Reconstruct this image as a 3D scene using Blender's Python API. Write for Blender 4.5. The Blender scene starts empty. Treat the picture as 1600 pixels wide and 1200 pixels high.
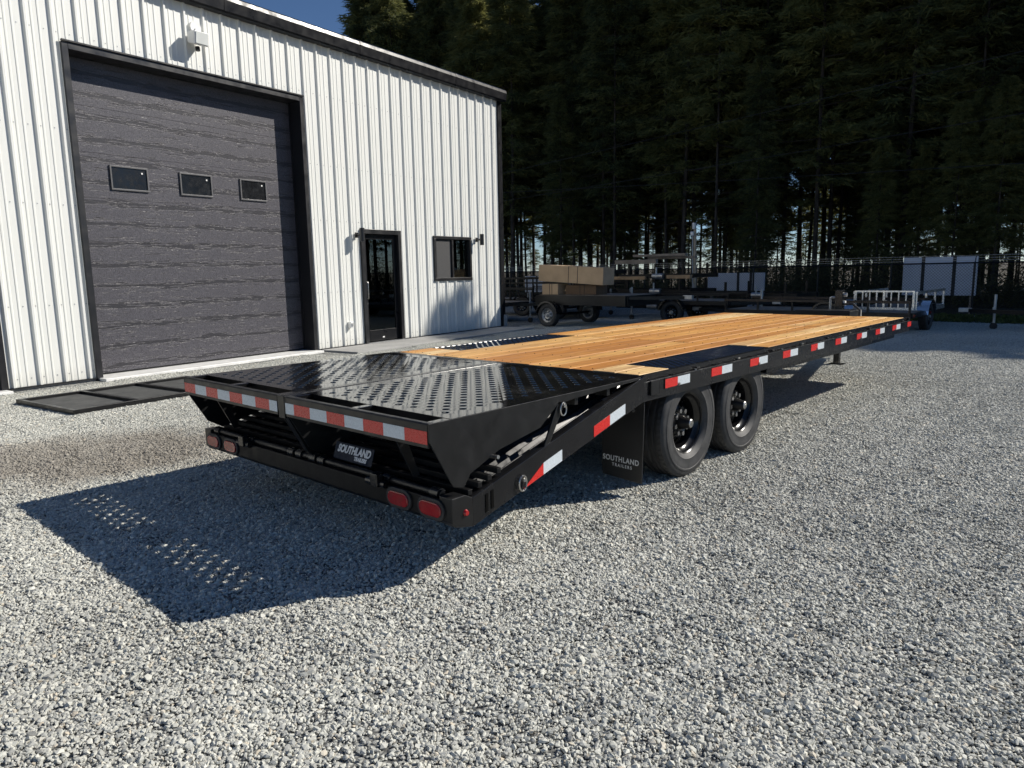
import bpy, math, random
import numpy as np
from mathutils import Vector, Matrix

random.seed(7)
RNG = np.random.default_rng(11)
scene = bpy.context.scene
COL = scene.collection

# ------------------------------------------------------------------ camera
F_PX = 1127.85
YAW, PITCH, ROLL = -0.7415, -0.1559, -0.0191
CAM = Vector((2.4685, -3.9402, 1.5112))
fw = Vector((math.sin(YAW) * math.cos(PITCH), math.cos(YAW) * math.cos(PITCH), math.sin(PITCH)))
rt = Vector((math.cos(YAW), -math.sin(YAW), 0))
up = rt.cross(fw)
rt2 = rt * math.cos(ROLL) + up * math.sin(ROLL)
up2 = -rt * math.sin(ROLL) + up * math.cos(ROLL)
cd = bpy.data.cameras.new("camera")
cd.sensor_fit = 'HORIZONTAL'
cd.sensor_width = 36.0
cd.lens = F_PX / 1600 * 36
cd.clip_start = 0.05
cd.clip_end = 3000
cam = bpy.data.objects.new("camera", cd)
COL.objects.link(cam)
cam.matrix_world = Matrix(((rt2.x, up2.x, -fw.x, CAM.x), (rt2.y, up2.y, -fw.y, CAM.y), (rt2.z, up2.z, -fw.z, CAM.z), (0, 0, 0, 1)))
scene.camera = cam

# ------------------------------------------------------------------ sky, sun, exposure
SUN = Vector((0.635, 0.965, 0.823)).normalized()
world = bpy.data.worlds.new("World")
scene.world = world
world.use_nodes = True
wn = world.node_tree
bg = wn.nodes["Background"]
sky = wn.nodes.new("ShaderNodeTexSky")
sky.sky_type = 'NISHITA'
sky.sun_disc = False
sky.sun_elevation = math.asin(SUN.z)
sky.sun_rotation = math.atan2(SUN.x, SUN.y)
sky.air_density = 0.75
sky.dust_density = 0.0
sky.ozone_density = 6.0
wn.links.new(sky.outputs[0], bg.inputs[0])
bg.inputs[1].default_value = 0.072
sl = bpy.data.lights.new("sun", 'SUN')
sl.energy = 5.0
sl.angle = math.radians(0.53)
sl.color = (1.0, 0.945, 0.855)
so = bpy.data.objects.new("sun", sl)
COL.objects.link(so)
so.rotation_euler = (-SUN).to_track_quat('-Z', 'Y').to_euler()
so.location = (20, 30, 30)
vs = scene.view_settings
vs.view_transform = 'Standard'
vs.look = 'None'
vs.gamma = 1.0
vs.use_curve_mapping = False
vs.exposure = 0.22
scene.cycles.use_denoising = True
scene.cycles.max_bounces = 6
scene.cycles.diffuse_bounces = 3
scene.cycles.glossy_bounces = 3
scene.cycles.transparent_max_bounces = 6
scene.cycles.use_adaptive_sampling = True
scene.cycles.adaptive_threshold = 0.02
scene.cycles.caustics_reflective = False
scene.cycles.caustics_refractive = False


# ------------------------------------------------------------------ helpers
class MB:
    """collects shapes; build() links them as ONE mesh object"""
    def __init__(self):
        self.v, self.f, self.n = [], [], 0

    def add(self, vs_, fs_):
        self.v += [tuple(p) for p in vs_]
        self.f += [tuple(i + self.n for i in q) for q in fs_]
        self.n += len(vs_)
        return self

    def box(self, x0, x1, y0, y1, z0, z1):
        if x1 < x0: x0, x1 = x1, x0
        if y1 < y0: y0, y1 = y1, y0
        if z1 < z0: z0, z1 = z1, z0
        return self.add([(x0, y0, z0), (x1, y0, z0), (x1, y1, z0), (x0, y1, z0), (x0, y0, z1), (x1, y0, z1), (x1, y1, z1), (x0, y1, z1)],
                        [(3, 2, 1, 0), (4, 5, 6, 7), (0, 1, 5, 4), (1, 2, 6, 5), (2, 3, 7, 6), (3, 0, 4, 7)])

    def prism(self, poly, axis, a, b):
        """poly of 2D points extruded along axis; x: (y,z)  y: (x,z)  z: (x,y)"""
        n = len(poly)
        def P(q, t):
            return {'x': (t, q[0], q[1]), 'y': (q[0], t, q[1]), 'z': (q[0], q[1], t)}[axis]
        area = sum(poly[i][0] * poly[(i + 1) % n][1] - poly[(i + 1) % n][0] * poly[i][1] for i in range(n))
        if (area < 0) != (axis == 'y'):
            poly = poly[::-1]
        if a > b: a, b = b, a
        return self.add([P(q, a) for q in poly] + [P(q, b) for q in poly],
                        [tuple(range(n - 1, -1, -1)), tuple(range(n, 2 * n))] + [(i, (i + 1) % n, (i + 1) % n + n, i + n) for i in range(n)])

    def cyl(self, p0, p1, r0, r1=None, n=12, caps=True):
        p0, p1 = Vector(p0), Vector(p1)
        r1 = r0 if r1 is None else r1
        d = (p1 - p0).normalized()
        a = d.orthogonal().normalized()
        b = d.cross(a)
        vs_ = []
        for p, r in ((p0, r0), (p1, r1)):
            for i in range(n):
                t = 2 * math.pi * i / n
                vs_.append(p + a * (r * math.cos(t)) + b * (r * math.sin(t)))
        fs_ = [(i, (i + 1) % n, (i + 1) % n + n, i + n) for i in range(n)]
        if caps:
            fs_ += [tuple(range(n - 1, -1, -1)), tuple(range(n, 2 * n))]
        return self.add(vs_, fs_)

    def tube(self, pts, r, n=8):
        pts = [Vector(p) for p in pts]
        vs_, fs_ = [], []
        ref = None
        for i, p in enumerate(pts):
            d = (pts[min(i + 1, len(pts) - 1)] - pts[max(i - 1, 0)]).normalized()
            if ref is None:
                ref = d.orthogonal().normalized()
            a = (ref - d * ref.dot(d)).normalized()
            ref = a
            b = d.cross(a)
            for k in range(n):
                t = 2 * math.pi * k / n
                vs_.append(p + a * (r * math.cos(t)) + b * (r * math.sin(t)))
        m = len(pts)
        for i in range(m - 1):
            for k in range(n):
                fs_.append((i * n + k, i * n + (k + 1) % n, (i + 1) * n + (k + 1) % n, (i + 1) * n + k))
        fs_ += [tuple(range(n - 1, -1, -1)), tuple(range((m - 1) * n, m * n))]
        return self.add(vs_, fs_)

    def lathe(self, prof, c, axis=(1, 0, 0), n=32, close=False):
        """prof: list of (r, t) turned about axis through c"""
        c, d = Vector(c), Vector(axis).normalized()
        a = d.orthogonal().normalized()
        b = d.cross(a)
        vs_, fs_ = [], []
        m = len(prof)
        for r, t in prof:
            for k in range(n):
                g = 2 * math.pi * k / n
                vs_.append(c + d * t + a * (r * math.cos(g)) + b * (r * math.sin(g)))
        for i in range(m if close else m - 1):
            j = (i + 1) % m
            for k in range(n):
                fs_.append((i * n + k, i * n + (k + 1) % n, j * n + (k + 1) % n, j * n + k))
        return self.add(vs_, fs_)

    def mesh(self, name):
        me = bpy.data.meshes.new(name)
        me.from_pydata(self.v, [], self.f)
        me.update()
        return me

    def build(self, name, m=None, parent=None, smooth=False, bevel=0.0, seg=2, fix=False):
        me = self.mesh(name)
        if smooth:
            me.polygons.foreach_set('use_smooth', [True] * len(me.polygons))
            try:
                me.set_sharp_from_angle(angle=math.radians(38))
            except Exception:
                pass
        o = bpy.data.objects.new(name, me)
        COL.objects.link(o)
        if m: me.materials.append(m)
        if parent is not None: o.parent = parent
        if bevel:
            bv = o.modifiers.new("bevel", 'BEVEL')
            bv.width = bevel
            bv.segments = seg
            bv.limit_method = 'ANGLE'
            bv.angle_limit = math.radians(40)
        return o


def obj_from(name, me, parent=None, loc=(0, 0, 0), rot=(0, 0, 0), scale=(1, 1, 1)):
    o = bpy.data.objects.new(name, me)
    COL.objects.link(o)
    o.parent = parent
    o.location, o.rotation_euler, o.scale = loc, rot, scale
    return o


def empty(name, loc=(0, 0, 0), rz=0.0, parent=None):
    o = bpy.data.objects.new(name, None)
    o.empty_display_size = 0.2
    COL.objects.link(o)
    o.location = loc
    o.rotation_euler = (0, 0, rz)
    o.parent = parent
    return o


def tag(o, label=None, cat=None, group=None, kind=None):
    if label: o['label'] = label
    if cat: o['category'] = cat
    if group: o['group'] = group
    if kind: o['kind'] = kind
    return o


def text_part(body, name, m, parent, size, loc, rot, shear=0.0, bold=0.0, spacing=1.0, extrude=0.001, xs=1.0):
    cu = bpy.data.curves.new(name, 'FONT')
    cu.body = body
    cu.size = size
    cu.shear = shear
    cu.offset = bold
    cu.extrude = extrude
    cu.space_character = spacing
    cu.align_x = 'CENTER'
    cu.align_y = 'CENTER'
    tmp = bpy.data.objects.new(name + '_tmp', cu)
    COL.objects.link(tmp)
    dg = bpy.context.evaluated_depsgraph_get()
    me = bpy.data.meshes.new_from_object(tmp.evaluated_get(dg))
    bpy.data.objects.remove(tmp)
    me.materials.clear()
    me.materials.append(m)
    return obj_from(name, me, parent, loc, rot, (xs, 1, 1))


# ------------------------------------------------------------------ materials
class NT:
    def __init__(self, name):
        self.m = bpy.data.materials.new(name)
        self.m.use_nodes = True
        self.t = self.m.node_tree
        self.p = self.t.nodes["Principled BSDF"]
        self.out = self.t.nodes["Material Output"]

    def n(self, typ, **kw):
        nd = self.t.nodes.new(typ)
        ins = kw.pop('ins', {})
        for k, v in kw.items():
            setattr(nd, k, v)
        for k, v in ins.items():
            self.set(nd.inputs[k], v)
        return nd

    def set(self, sock, v):
        if isinstance(v, bpy.types.NodeSocket):
            self.t.links.new(v, sock)
        elif isinstance(v, bpy.types.Node):
            self.t.links.new(v.outputs[0], sock)
        else:
            if sock.type == 'RGBA' and len(v) == 3: v = (*v, 1)
            sock.default_value = v

    def P(self, **kw):
        for k, v in kw.items():
            self.set(self.p.inputs[k.replace('_', ' ')], v)
        return self

    def coord(self, kind='Object', scale=(1, 1, 1), loc=(0, 0, 0), rot=(0, 0, 0)):
        tc = self.n('ShaderNodeTexCoord')
        mp = self.n('ShaderNodeMapping', ins={'Scale': scale, 'Location': loc, 'Rotation': rot})
        self.t.links.new(tc.outputs[kind], mp.inputs[0])
        return mp.outputs[0]

    def noise(self, vec, scale=5.0, detail=3.0, rough=0.5, dist=0.0):
        nd = self.n('ShaderNodeTexNoise', ins={'Vector': vec, 'Scale': scale, 'Detail': detail, 'Roughness': rough, 'Distortion': dist})
        return nd.outputs[0]

    def ramp(self, fac, stops, interp='LINEAR'):
        nd = self.n('ShaderNodeValToRGB')
        cr = nd.color_ramp
        cr.interpolation = interp
        while len(cr.elements) < len(stops): cr.elements.new(0.5)
        for e, (p_, c) in zip(cr.elements, stops):
            e.position = p_
            e.color = (*c, 1) if hasattr(c, '__len__') else (c, c, c, 1)
        self.set(nd.inputs[0], fac)
        return nd.outputs[0]

    def mix(self, fac, a, b, blend='MIX'):
        nd = self.n('ShaderNodeMix', data_type='RGBA', blend_type=blend)
        self.set(nd.inputs[0], fac)
        self.set(nd.inputs[6], a)
        self.set(nd.inputs[7], b)
        return nd.outputs[2]

    def math(self, op, a, b=0.0, clamp=False):
        nd = self.n('ShaderNodeMath', operation=op, use_clamp=clamp)
        self.set(nd.inputs[0], a)
        self.set(nd.inputs[1], b)
        return nd.outputs[0]

    def bump(self, h, strength=0.3, dist=0.01):
        nd = self.n('ShaderNodeBump', ins={'Strength': strength, 'Distance': dist, 'Height': h})
        self.set(self.p.inputs['Normal'], nd.outputs[0])
        return self


def simple(name, col, rough=0.5, metal=0.0, var=0.12, nscale=6.0, bump=0.0, coat=0.0, rvar=0.1, spec=0.5):
    t = NT(name)
    v = t.coord('Object')
    nz = t.noise(v, nscale, 4)
    a = tuple(max(0, c * (1 - var)) for c in col)
    b = tuple(min(1, c * (1 + var)) for c in col)
    t.P(Base_Color=t.ramp(nz, [(0.3, a), (0.7, b)]), Metallic=metal)
    t.set(t.p.inputs['Specular IOR Level'], spec)
    nr = t.noise(v, nscale * 2.7, 3)
    t.P(Roughness=t.ramp(nr, [(0.3, max(0.02, rough - rvar)), (0.7, min(1, rough + rvar))]))
    if coat: t.P(Coat_Weight=coat, Coat_Roughness=0.08)
    if bump: t.bump(t.noise(v, nscale * 10, 3), bump, 0.004)
    return t.m


M = {}
M['black_paint'] = simple('black_paint', (0.010, 0.010, 0.011), 0.22, 0, 0.25, 5, 0.03, 0.0, 0.08)
M['black_satin'] = simple('black_satin', (0.009, 0.009, 0.0095), 0.38, 0, 0.25, 5, 0.03, spec=0.4)
M['black_shaded'] = simple('black_shaded', (0.006, 0.006, 0.0065), 0.5, 0, 0.25, 5, 0.03, spec=0.22)  # satin black darkened for rear parts, their shade put into the colour
M['black_trim'] = simple('black_trim', (0.016, 0.016, 0.018), 0.38, 0, 0.2, 2, 0.03)
M['bar_gloss'] = simple('bar_gloss', (0.012, 0.012, 0.013), 0.30, 0, 0.2, 9, 0.0, 0.0, 0.08, spec=0.3)
M['rubber'] = simple('rubber', (0.032, 0.032, 0.033), 0.62, 0, 0.3, 12, 0.2, spec=0.4)
M['flap'] = simple('flap', (0.016, 0.016, 0.017), 0.4, 0, 0.2, 6, 0.05)
M['steel'] = simple('steel', (0.55, 0.54, 0.52), 0.3, 1.0, 0.15, 20)
M['galv'] = simple('galv', (0.45, 0.46, 0.47), 0.45, 0.9, 0.15, 14)
M['aluminium'] = simple('aluminium', (0.72, 0.73, 0.74), 0.3, 0.85, 0.06, 14)
M['polished'] = simple('polished', (0.8, 0.8, 0.82), 0.12, 1.0, 0.05, 9)
M['tape_red'] = simple('tape_red', (0.62, 0.03, 0.025), 0.3, 0, 0.08, 60, 0.0)
M['tape_white'] = simple('tape_white', (0.62, 0.68, 0.72), 0.28, 0, 0.06, 60, 0.0)
M['lens_red'] = simple('lens_red', (0.32, 0.01, 0.012), 0.15, 0, 0.2, 40, 0.0, 0.5)
M['lettering'] = simple('lettering', (0.72, 0.73, 0.74), 0.5, 0, 0.05, 20)
M['sticker_blue'] = simple('sticker_blue', (0.004, 0.010, 0.024), 0.75, 0, 0.1, 20)
M['white_metal'] = simple('white_metal', (0.765, 0.77, 0.735), 0.38, 0, 0.03, 1.2, 0.02)
def mat_cladding():
    t = NT('white_cladding')
    v = t.coord('Object')
    sp = t.n('ShaderNodeSeparateXYZ', ins={0: v})
    nz = t.noise(t.coord('Object', (1, 3, 0.35)), 2.2, 4, 0.6)
    sheet = t.noise(t.coord('Object', (1, 0.8, 0.05)), 1.0, 1)
    c = t.mix(sheet, (0.75, 0.757, 0.725), (0.785, 0.79, 0.752))
    c = t.mix(t.ramp(nz, [(0.5, 0.0), (0.8, 0.22)]), c, (0.60, 0.60, 0.56))
    splash = t.math('ADD', t.math('MULTIPLY', sp.outputs[2], 1.9), t.math('MULTIPLY', nz, 0.9))
    c = t.mix(t.ramp(splash, [(0.35, 0.45), (1.0, 0.0)]), c, (0.42, 0.40, 0.35))
    t.P(Base_Color=c, Roughness=0.36)
    t.bump(t.noise(t.coord('Object', (1, 1.2, 0.5)), 1.3, 2), 0.12, 0.03)
    return t.m


M['white_metal'] = mat_cladding()
M['white_plastic'] = simple('white_plastic', (0.78, 0.78, 0.76), 0.45)
M['charcoal'] = simple('charcoal', (0.011, 0.0115, 0.0135), 0.34, 0, 0.15, 2, 0.02, spec=0.2)
M['mat_sheet'] = simple('mat_sheet', (0.075, 0.077, 0.075), 0.8, 0, 0.25, 4, 0.3)
M['screen'] = simple('screen', (0.05, 0.05, 0.052), 0.7, 0, 0.1, 30)
M['interior'] = simple('interior', (0.45, 0.47, 0.46), 0.8, 0, 0.1, 2)
M['cardboard'] = simple('cardboard', (0.50, 0.36, 0.23), 0.85, 0, 0.12, 3, 0.05)
M['panel_white'] = simple('panel_white', (0.62, 0.66, 0.74), 0.5, 0, 0.06, 1.5)
M['timber_grey'] = simple('timber_grey', (0.26, 0.22, 0.18), 0.85, 0, 0.25, 5, 0.15)
M['timber_tan'] = simple('timber_tan', (0.42, 0.28, 0.16), 0.8, 0, 0.2, 5, 0.12)
M['pole_wood'] = simple('pole_wood', (0.5, 0.4, 0.28), 0.85, 0, 0.2, 8, 0.15)
M['lit_rail'] = simple('lit_rail', (0.055, 0.035, 0.022), 0.5, 0, 0.3, 8)  # black steel rail, the brownish light on it painted as its colour
M['navy_tarp'] = simple('navy_tarp', (0.03, 0.045, 0.07), 0.6, 0, 0.2, 4)
M['void'] = simple('void_black', (0.002, 0.002, 0.002), 0.9, spec=0.1)  # near-black standing in for the shade inside slots and gaps
M['frame_grey'] = simple('frame_grey', (0.10, 0.10, 0.105), 0.5)
M['lamp_glass'] = simple('lamp_glass', (0.7, 0.72, 0.7), 0.12, 0, 0.05, 9)


def glass_mat(name, tint, refl):
    t = NT(name)
    fr = t.n('ShaderNodeFresnel', ins={'IOR': 1.5})
    tr = t.n('ShaderNodeBsdfTransparent', ins={'Color': tint})
    gl = t.n('ShaderNodeBsdfGlossy', ins={'Color': (0.9, 0.95, 0.93), 'Roughness': 0.01})
    mx = t.n('ShaderNodeMixShader')
    t.set(mx.inputs[0], t.math('MULTIPLY', fr.outputs[0], refl, True))
    t.t.links.new(tr.outputs[0], mx.inputs[1])
    t.t.links.new(gl.outputs[0], mx.inputs[2])
    t.t.links.new(mx.outputs[0], t.out.inputs[0])
    return t.m


M['glass'] = glass_mat('glass', (0.42, 0.5, 0.46), 2.0)
M['glass_dark'] = glass_mat('glass_dark', (0.08, 0.1, 0.09), 1.2)


def mat_wood():
    t = NT('deck_wood')
    oi = t.n('ShaderNodeObjectInfo')
    tc = t.n('ShaderNodeTexCoord')
    off = t.n('ShaderNodeCombineXYZ', ins={0: t.math('MULTIPLY', oi.outputs['Random'], 37.0), 1: t.math('MULTIPLY', oi.outputs['Random'], 91.0), 2: 0.0})
    va = t.n('ShaderNodeVectorMath', operation='ADD')
    t.t.links.new(tc.outputs['Object'], va.inputs[0])
    t.t.links.new(off.outputs[0], va.inputs[1])
    mp = t.n('ShaderNodeMapping', ins={'Vector': va.outputs[0], 'Scale': (1, 0.07, 1)})
    grain = t.noise(mp.outputs[0], 55, 4, 0.6, 0.6)
    mp2 = t.n('ShaderNodeMapping', ins={'Vector': va.outputs[0], 'Scale': (1, 0.10, 1)})
    broad = t.noise(mp2.outputs[0], 9, 3, 0.5, 0.3)
    mp3 = t.n('ShaderNodeMapping', ins={'Vector': va.outputs[0], 'Scale': (0.3, 0.3, 1)})
    patch = t.noise(mp3.outputs[0], 2.1, 2)
    base = t.ramp(t.math('ADD', t.math('MULTIPLY', oi.outputs['Random'], 0.55), t.math('MULTIPLY', patch, 0.55)),
                  [(0.25, (0.56, 0.235, 0.05)), (0.42, (0.73, 0.35, 0.085)), (0.60, (0.83, 0.47, 0.145)), (0.82, (0.90, 0.66, 0.33))])
    c = t.mix(t.ramp(grain, [(0.36, 0.55), (0.54, 0.0)]), base, (0.30, 0.125, 0.045))
    c = t.mix(t.ramp(broad, [(0.40, 0.42), (0.55, 0.0)]), c, (0.36, 0.16, 0.055))
    # knots
    vk = t.n('ShaderNodeTexVoronoi', ins={'Vector': t.n('ShaderNodeMapping', ins={'Vector': va.outputs[0], 'Scale': (1, 0.55, 1)}).outputs[0], 'Scale': 3.4})
    c = t.mix(t.ramp(vk.outputs['Distance'], [(0.03, 0.85), (0.09, 0.0)]), c, (0.13, 0.05, 0.02))
    t.P(Base_Color=c, Roughness=0.5)
    t.set(t.p.inputs['Specular IOR Level'], 0.4)
    t.bump(grain, 0.25, 0.004)
    return t.m


def mat_garage():
    t = NT('garage_door_woodgrain')
    v = t.coord('Object', (1, 1, 1))
    sep = t.n('ShaderNodeSeparateXYZ', ins={0: v})
    # embossed grain lines, their shade painted dark: distance of (z + slow noise) from lines 0.31 m apart
    sl_ = t.coord('Object', (1, 0.9, 0.35))
    wob = t.noise(sl_, 1.7, 4, 0.6)
    z = t.math('ADD', sep.outputs[2], t.math('MULTIPLY', t.math('SUBTRACT', wob, 0.5), 0.11))
    ph = t.math('FRACT', t.math('DIVIDE', z, 0.31))
    d = t.math('ABSOLUTE', t.math('SUBTRACT', ph, 0.5))
    st = t.coord('Object', (1, 1.6, 26))
    streak = t.noise(st, 2.2, 4, 0.55, 0.4)
    near = t.ramp(d, [(0.0, 0.27), (0.2, 0.06), (0.5, 0.0)])
    groove_shade = t.ramp(t.math('ADD', streak, near), [(0.635, 0.0), (0.70, 1.0)])
    grit = t.noise(t.coord('Object', (1, 1, 0.6)), 105, 3, 0.8)
    c = t.mix(t.ramp(grit, [(0.35, 0.0), (0.65, 1.0)]), (0.033, 0.031, 0.037), (0.125, 0.12, 0.137))
    c = t.mix(t.math('MULTIPLY', groove_shade, 0.75), c, (0.024, 0.023, 0.027))
    t.P(Base_Color=c, Roughness=0.38)
    h = t.math('SUBTRACT', t.math('MULTIPLY', grit, 0.25), groove_shade)
    t.bump(h, 0.5, 0.006)
    return t.m


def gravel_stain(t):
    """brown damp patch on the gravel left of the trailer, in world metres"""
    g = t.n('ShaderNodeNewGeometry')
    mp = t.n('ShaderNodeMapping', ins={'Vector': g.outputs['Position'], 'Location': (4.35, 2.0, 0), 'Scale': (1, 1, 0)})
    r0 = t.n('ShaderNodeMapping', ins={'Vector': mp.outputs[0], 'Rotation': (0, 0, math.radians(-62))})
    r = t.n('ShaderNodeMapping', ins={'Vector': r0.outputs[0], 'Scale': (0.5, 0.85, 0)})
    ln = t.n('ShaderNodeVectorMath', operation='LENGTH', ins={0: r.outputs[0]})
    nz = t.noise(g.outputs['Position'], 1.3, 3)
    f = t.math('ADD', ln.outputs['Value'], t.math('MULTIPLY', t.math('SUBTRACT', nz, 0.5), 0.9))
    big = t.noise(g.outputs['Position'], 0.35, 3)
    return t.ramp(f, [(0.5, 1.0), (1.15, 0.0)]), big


def mat_stone():
    t = NT('gravel_stone')
    at = t.n('ShaderNodeAttribute', attribute_name='shade', attribute_type='GEOMETRY')
    c = t.ramp(at.outputs['Fac'], [(0.0, (0.17, 0.171, 0.160)), (0.14, (0.33, 0.335, 0.306)), (0.42, (0.49, 0.495, 0.438)), (0.70, (0.60, 0.60, 0.527)),
                                   (0.94, (0.71, 0.705, 0.62)), (0.985, (0.58, 0.49, 0.35))])
    nz = t.noise(t.coord('Object'), 160, 2)
    c = t.mix(0.2, c, t.ramp(nz, [(0.3, 0.25), (0.7, 0.75)]))
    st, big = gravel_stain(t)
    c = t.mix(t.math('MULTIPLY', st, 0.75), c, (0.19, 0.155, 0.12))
    c = t.mix(0.24, c, t.ramp(big, [(0.35, (0.30, 0.295, 0.27)), (0.65, (0.66, 0.655, 0.60))]))
    t.P(Base_Color=c, Roughness=0.75)
    t.set(t.p.inputs['Specular IOR Level'], 0.3)
    return t.m


def mat_ground():
    t = NT('gravel_ground')
    g = t.n('ShaderNodeNewGeometry')
    vo = t.n('ShaderNodeTexVoronoi', ins={'Vector': g.outputs['Position'], 'Scale': 46.0})
    sp = t.n('ShaderNodeSeparateColor', ins={0: vo.outputs['Color']})
    c = t.ramp(sp.outputs[0], [(0.0, (0.12, 0.125, 0.13)), (0.3, (0.28, 0.285, 0.27)), (0.65, (0.44, 0.44, 0.41)), (1.0, (0.62, 0.62, 0.56))])
    c = t.mix(t.ramp(vo.outputs['Distance'], [(0.35, 0.0), (0.75, 0.75)]), c, (0.05, 0.05, 0.05))
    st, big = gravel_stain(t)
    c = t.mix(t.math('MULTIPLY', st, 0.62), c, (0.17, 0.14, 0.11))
    # beyond the fence: forest litter
    sy = t.n('ShaderNodeSeparateXYZ', ins={0: g.outputs['Position']})
    far = t.ramp(t.math('ADD', t.math('DIVIDE', t.math('SUBTRACT', sy.outputs[1], 20.0), 4.0), t.noise(g.outputs['Position'], 0.6, 3)), [(0.45, 0.0), (0.6, 1.0)])
    lit = t.ramp(t.noise(g.outputs['Position'], 3.0, 5), [(0.3, (0.03, 0.028, 0.02)), (0.55, (0.07, 0.055, 0.035)), (0.75, (0.06, 0.075, 0.03))])
    c = t.mix(far, c, lit)
    t.P(Base_Color=c, Roughness=0.85)
    t.set(t.p.inputs['Specular IOR Level'], 0.25)
    t.bump(t.ramp(vo.outputs['Distance'], [(0.0, 1.0), (0.7, 0.0)]), 0.8, 0.012)
    return t.m


def mat_leaf(name, dark, light, tr=0.35):
    t = NT(name)
    g = t.n('ShaderNodeNewGeometry')
    oi = t.n('ShaderNodeObjectInfo')
    nz = t.noise(g.outputs['Position'], 0.55, 4, 0.6)
    f = t.math('ADD', t.math('MULTIPLY', nz, 0.75), t.math('ADD', t.math('MULTIPLY', g.outputs['Random Per Island'], 0.25), t.math('MULTIPLY', oi.outputs['Random'], 0.18)))
    c = t.ramp(f, [(0.38, dark), (0.75, light)])
    t.P(Base_Color=c, Roughness=0.7)
    t.set(t.p.inputs['Specular IOR Level'], 0.25)
    tl = t.n('ShaderNodeBsdfTranslucent', ins={'Color': c})
    mx = t.n('ShaderNodeMixShader', ins={0: tr})
    t.t.links.new(t.p.outputs[0], mx.inputs[1])
    t.t.links.new(tl.outputs[0], mx.inputs[2])
    t.t.links.new(mx.outputs[0], t.out.inputs[0])
    return t.m


def mat_concrete():
    t = NT('concrete')
    v = t.coord('Object')
    a = t.noise(v, 1.6, 5, 0.6)
    b = t.noise(v, 60, 3)
    c = t.mix(0.35, t.ramp(a, [(0.3, (0.27, 0.265, 0.25)), (0.7, (0.42, 0.415, 0.395))]), t.ramp(b, [(0.3, 0.25), (0.7, 0.5)]))
    t.P(Base_Color=c, Roughness=0.85)
    t.bump(b, 0.2, 0.003)
    return t.m


def mat_bark():
    t = NT('bark')
    v = t.coord('Object', (1, 1, 0.18))
    a = t.noise(v, 9, 5, 0.65)
    t.P(Base_Color=t.ramp(a, [(0.35, (0.022, 0.017, 0.014)), (0.65, (0.085, 0.068, 0.055))]), Roughness=0.9)
    t.bump(a, 0.7, 0.03)
    return t.m


def mat_wet_black():
    """ramp sheet paint: gloss black with dusty scuffs"""
    t = NT('ramp_black_gloss')
    v = t.coord('Object')
    a = t.noise(v, 3.2, 6, 0.68)
    b = t.noise(v, 38, 3, 0.6)
    f = t.math('ADD', t.math('MULTIPLY', a, 0.7), t.math('MULTIPLY', b, 0.3))
    t.P(Base_Color=t.ramp(f, [(0.5, (0.010, 0.010, 0.011)), (0.68, (0.035, 0.034, 0.033))]), Roughness=t.ramp(f, [(0.45, 0.05), (0.60, 0.10), (0.70, 0.4)]))
    t.set(t.p.inputs['IOR'], 1.95)
    t.bump(a, 0.03, 0.008)
    return t.m


def mat_tyre_tread():
    t = NT('tyre_rubber')
    v = t.coord('Object')
    nz = t.noise(v, 14, 4)
    t.P(Base_Color=t.ramp(nz, [(0.3, (0.030, 0.030, 0.031)), (0.7, (0.058, 0.058, 0.059))]), Roughness=0.62)
    t.set(t.p.inputs['Specular IOR Level'], 0.45)
    t.bump(t.noise(v, 120, 2), 0.15, 0.003)
    return t.m


M['wood'] = mat_wood()
M['garage'] = mat_garage()
M['stone'] = mat_stone()
M['ground'] = mat_ground()
M['conifer'] = mat_leaf('conifer_leaf', (0.052, 0.07, 0.034), (0.23, 0.23, 0.08), 0.52)
M['brush'] = mat_leaf('brush_leaf', (0.04, 0.042, 0.02), (0.15, 0.135, 0.06), 0.4)
M['grass'] = mat_leaf('grass_blade', (0.05, 0.07, 0.02), (0.14, 0.16, 0.05), 0.35)
M['concrete'] = mat_concrete()
M['bark'] = mat_bark()
M['ramp'] = mat_wet_black()
M['tyre'] = mat_tyre_tread()

# ------------------------------------------------------------------ ground
g = MB()
g.add([(-900, -900, 0), (900, -900, 0), (900, 900, 0), (-900, 900, 0)], [(0, 1, 2, 3)])
tag(g.build('gravel_yard_ground', M['ground']), kind='structure')


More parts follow.
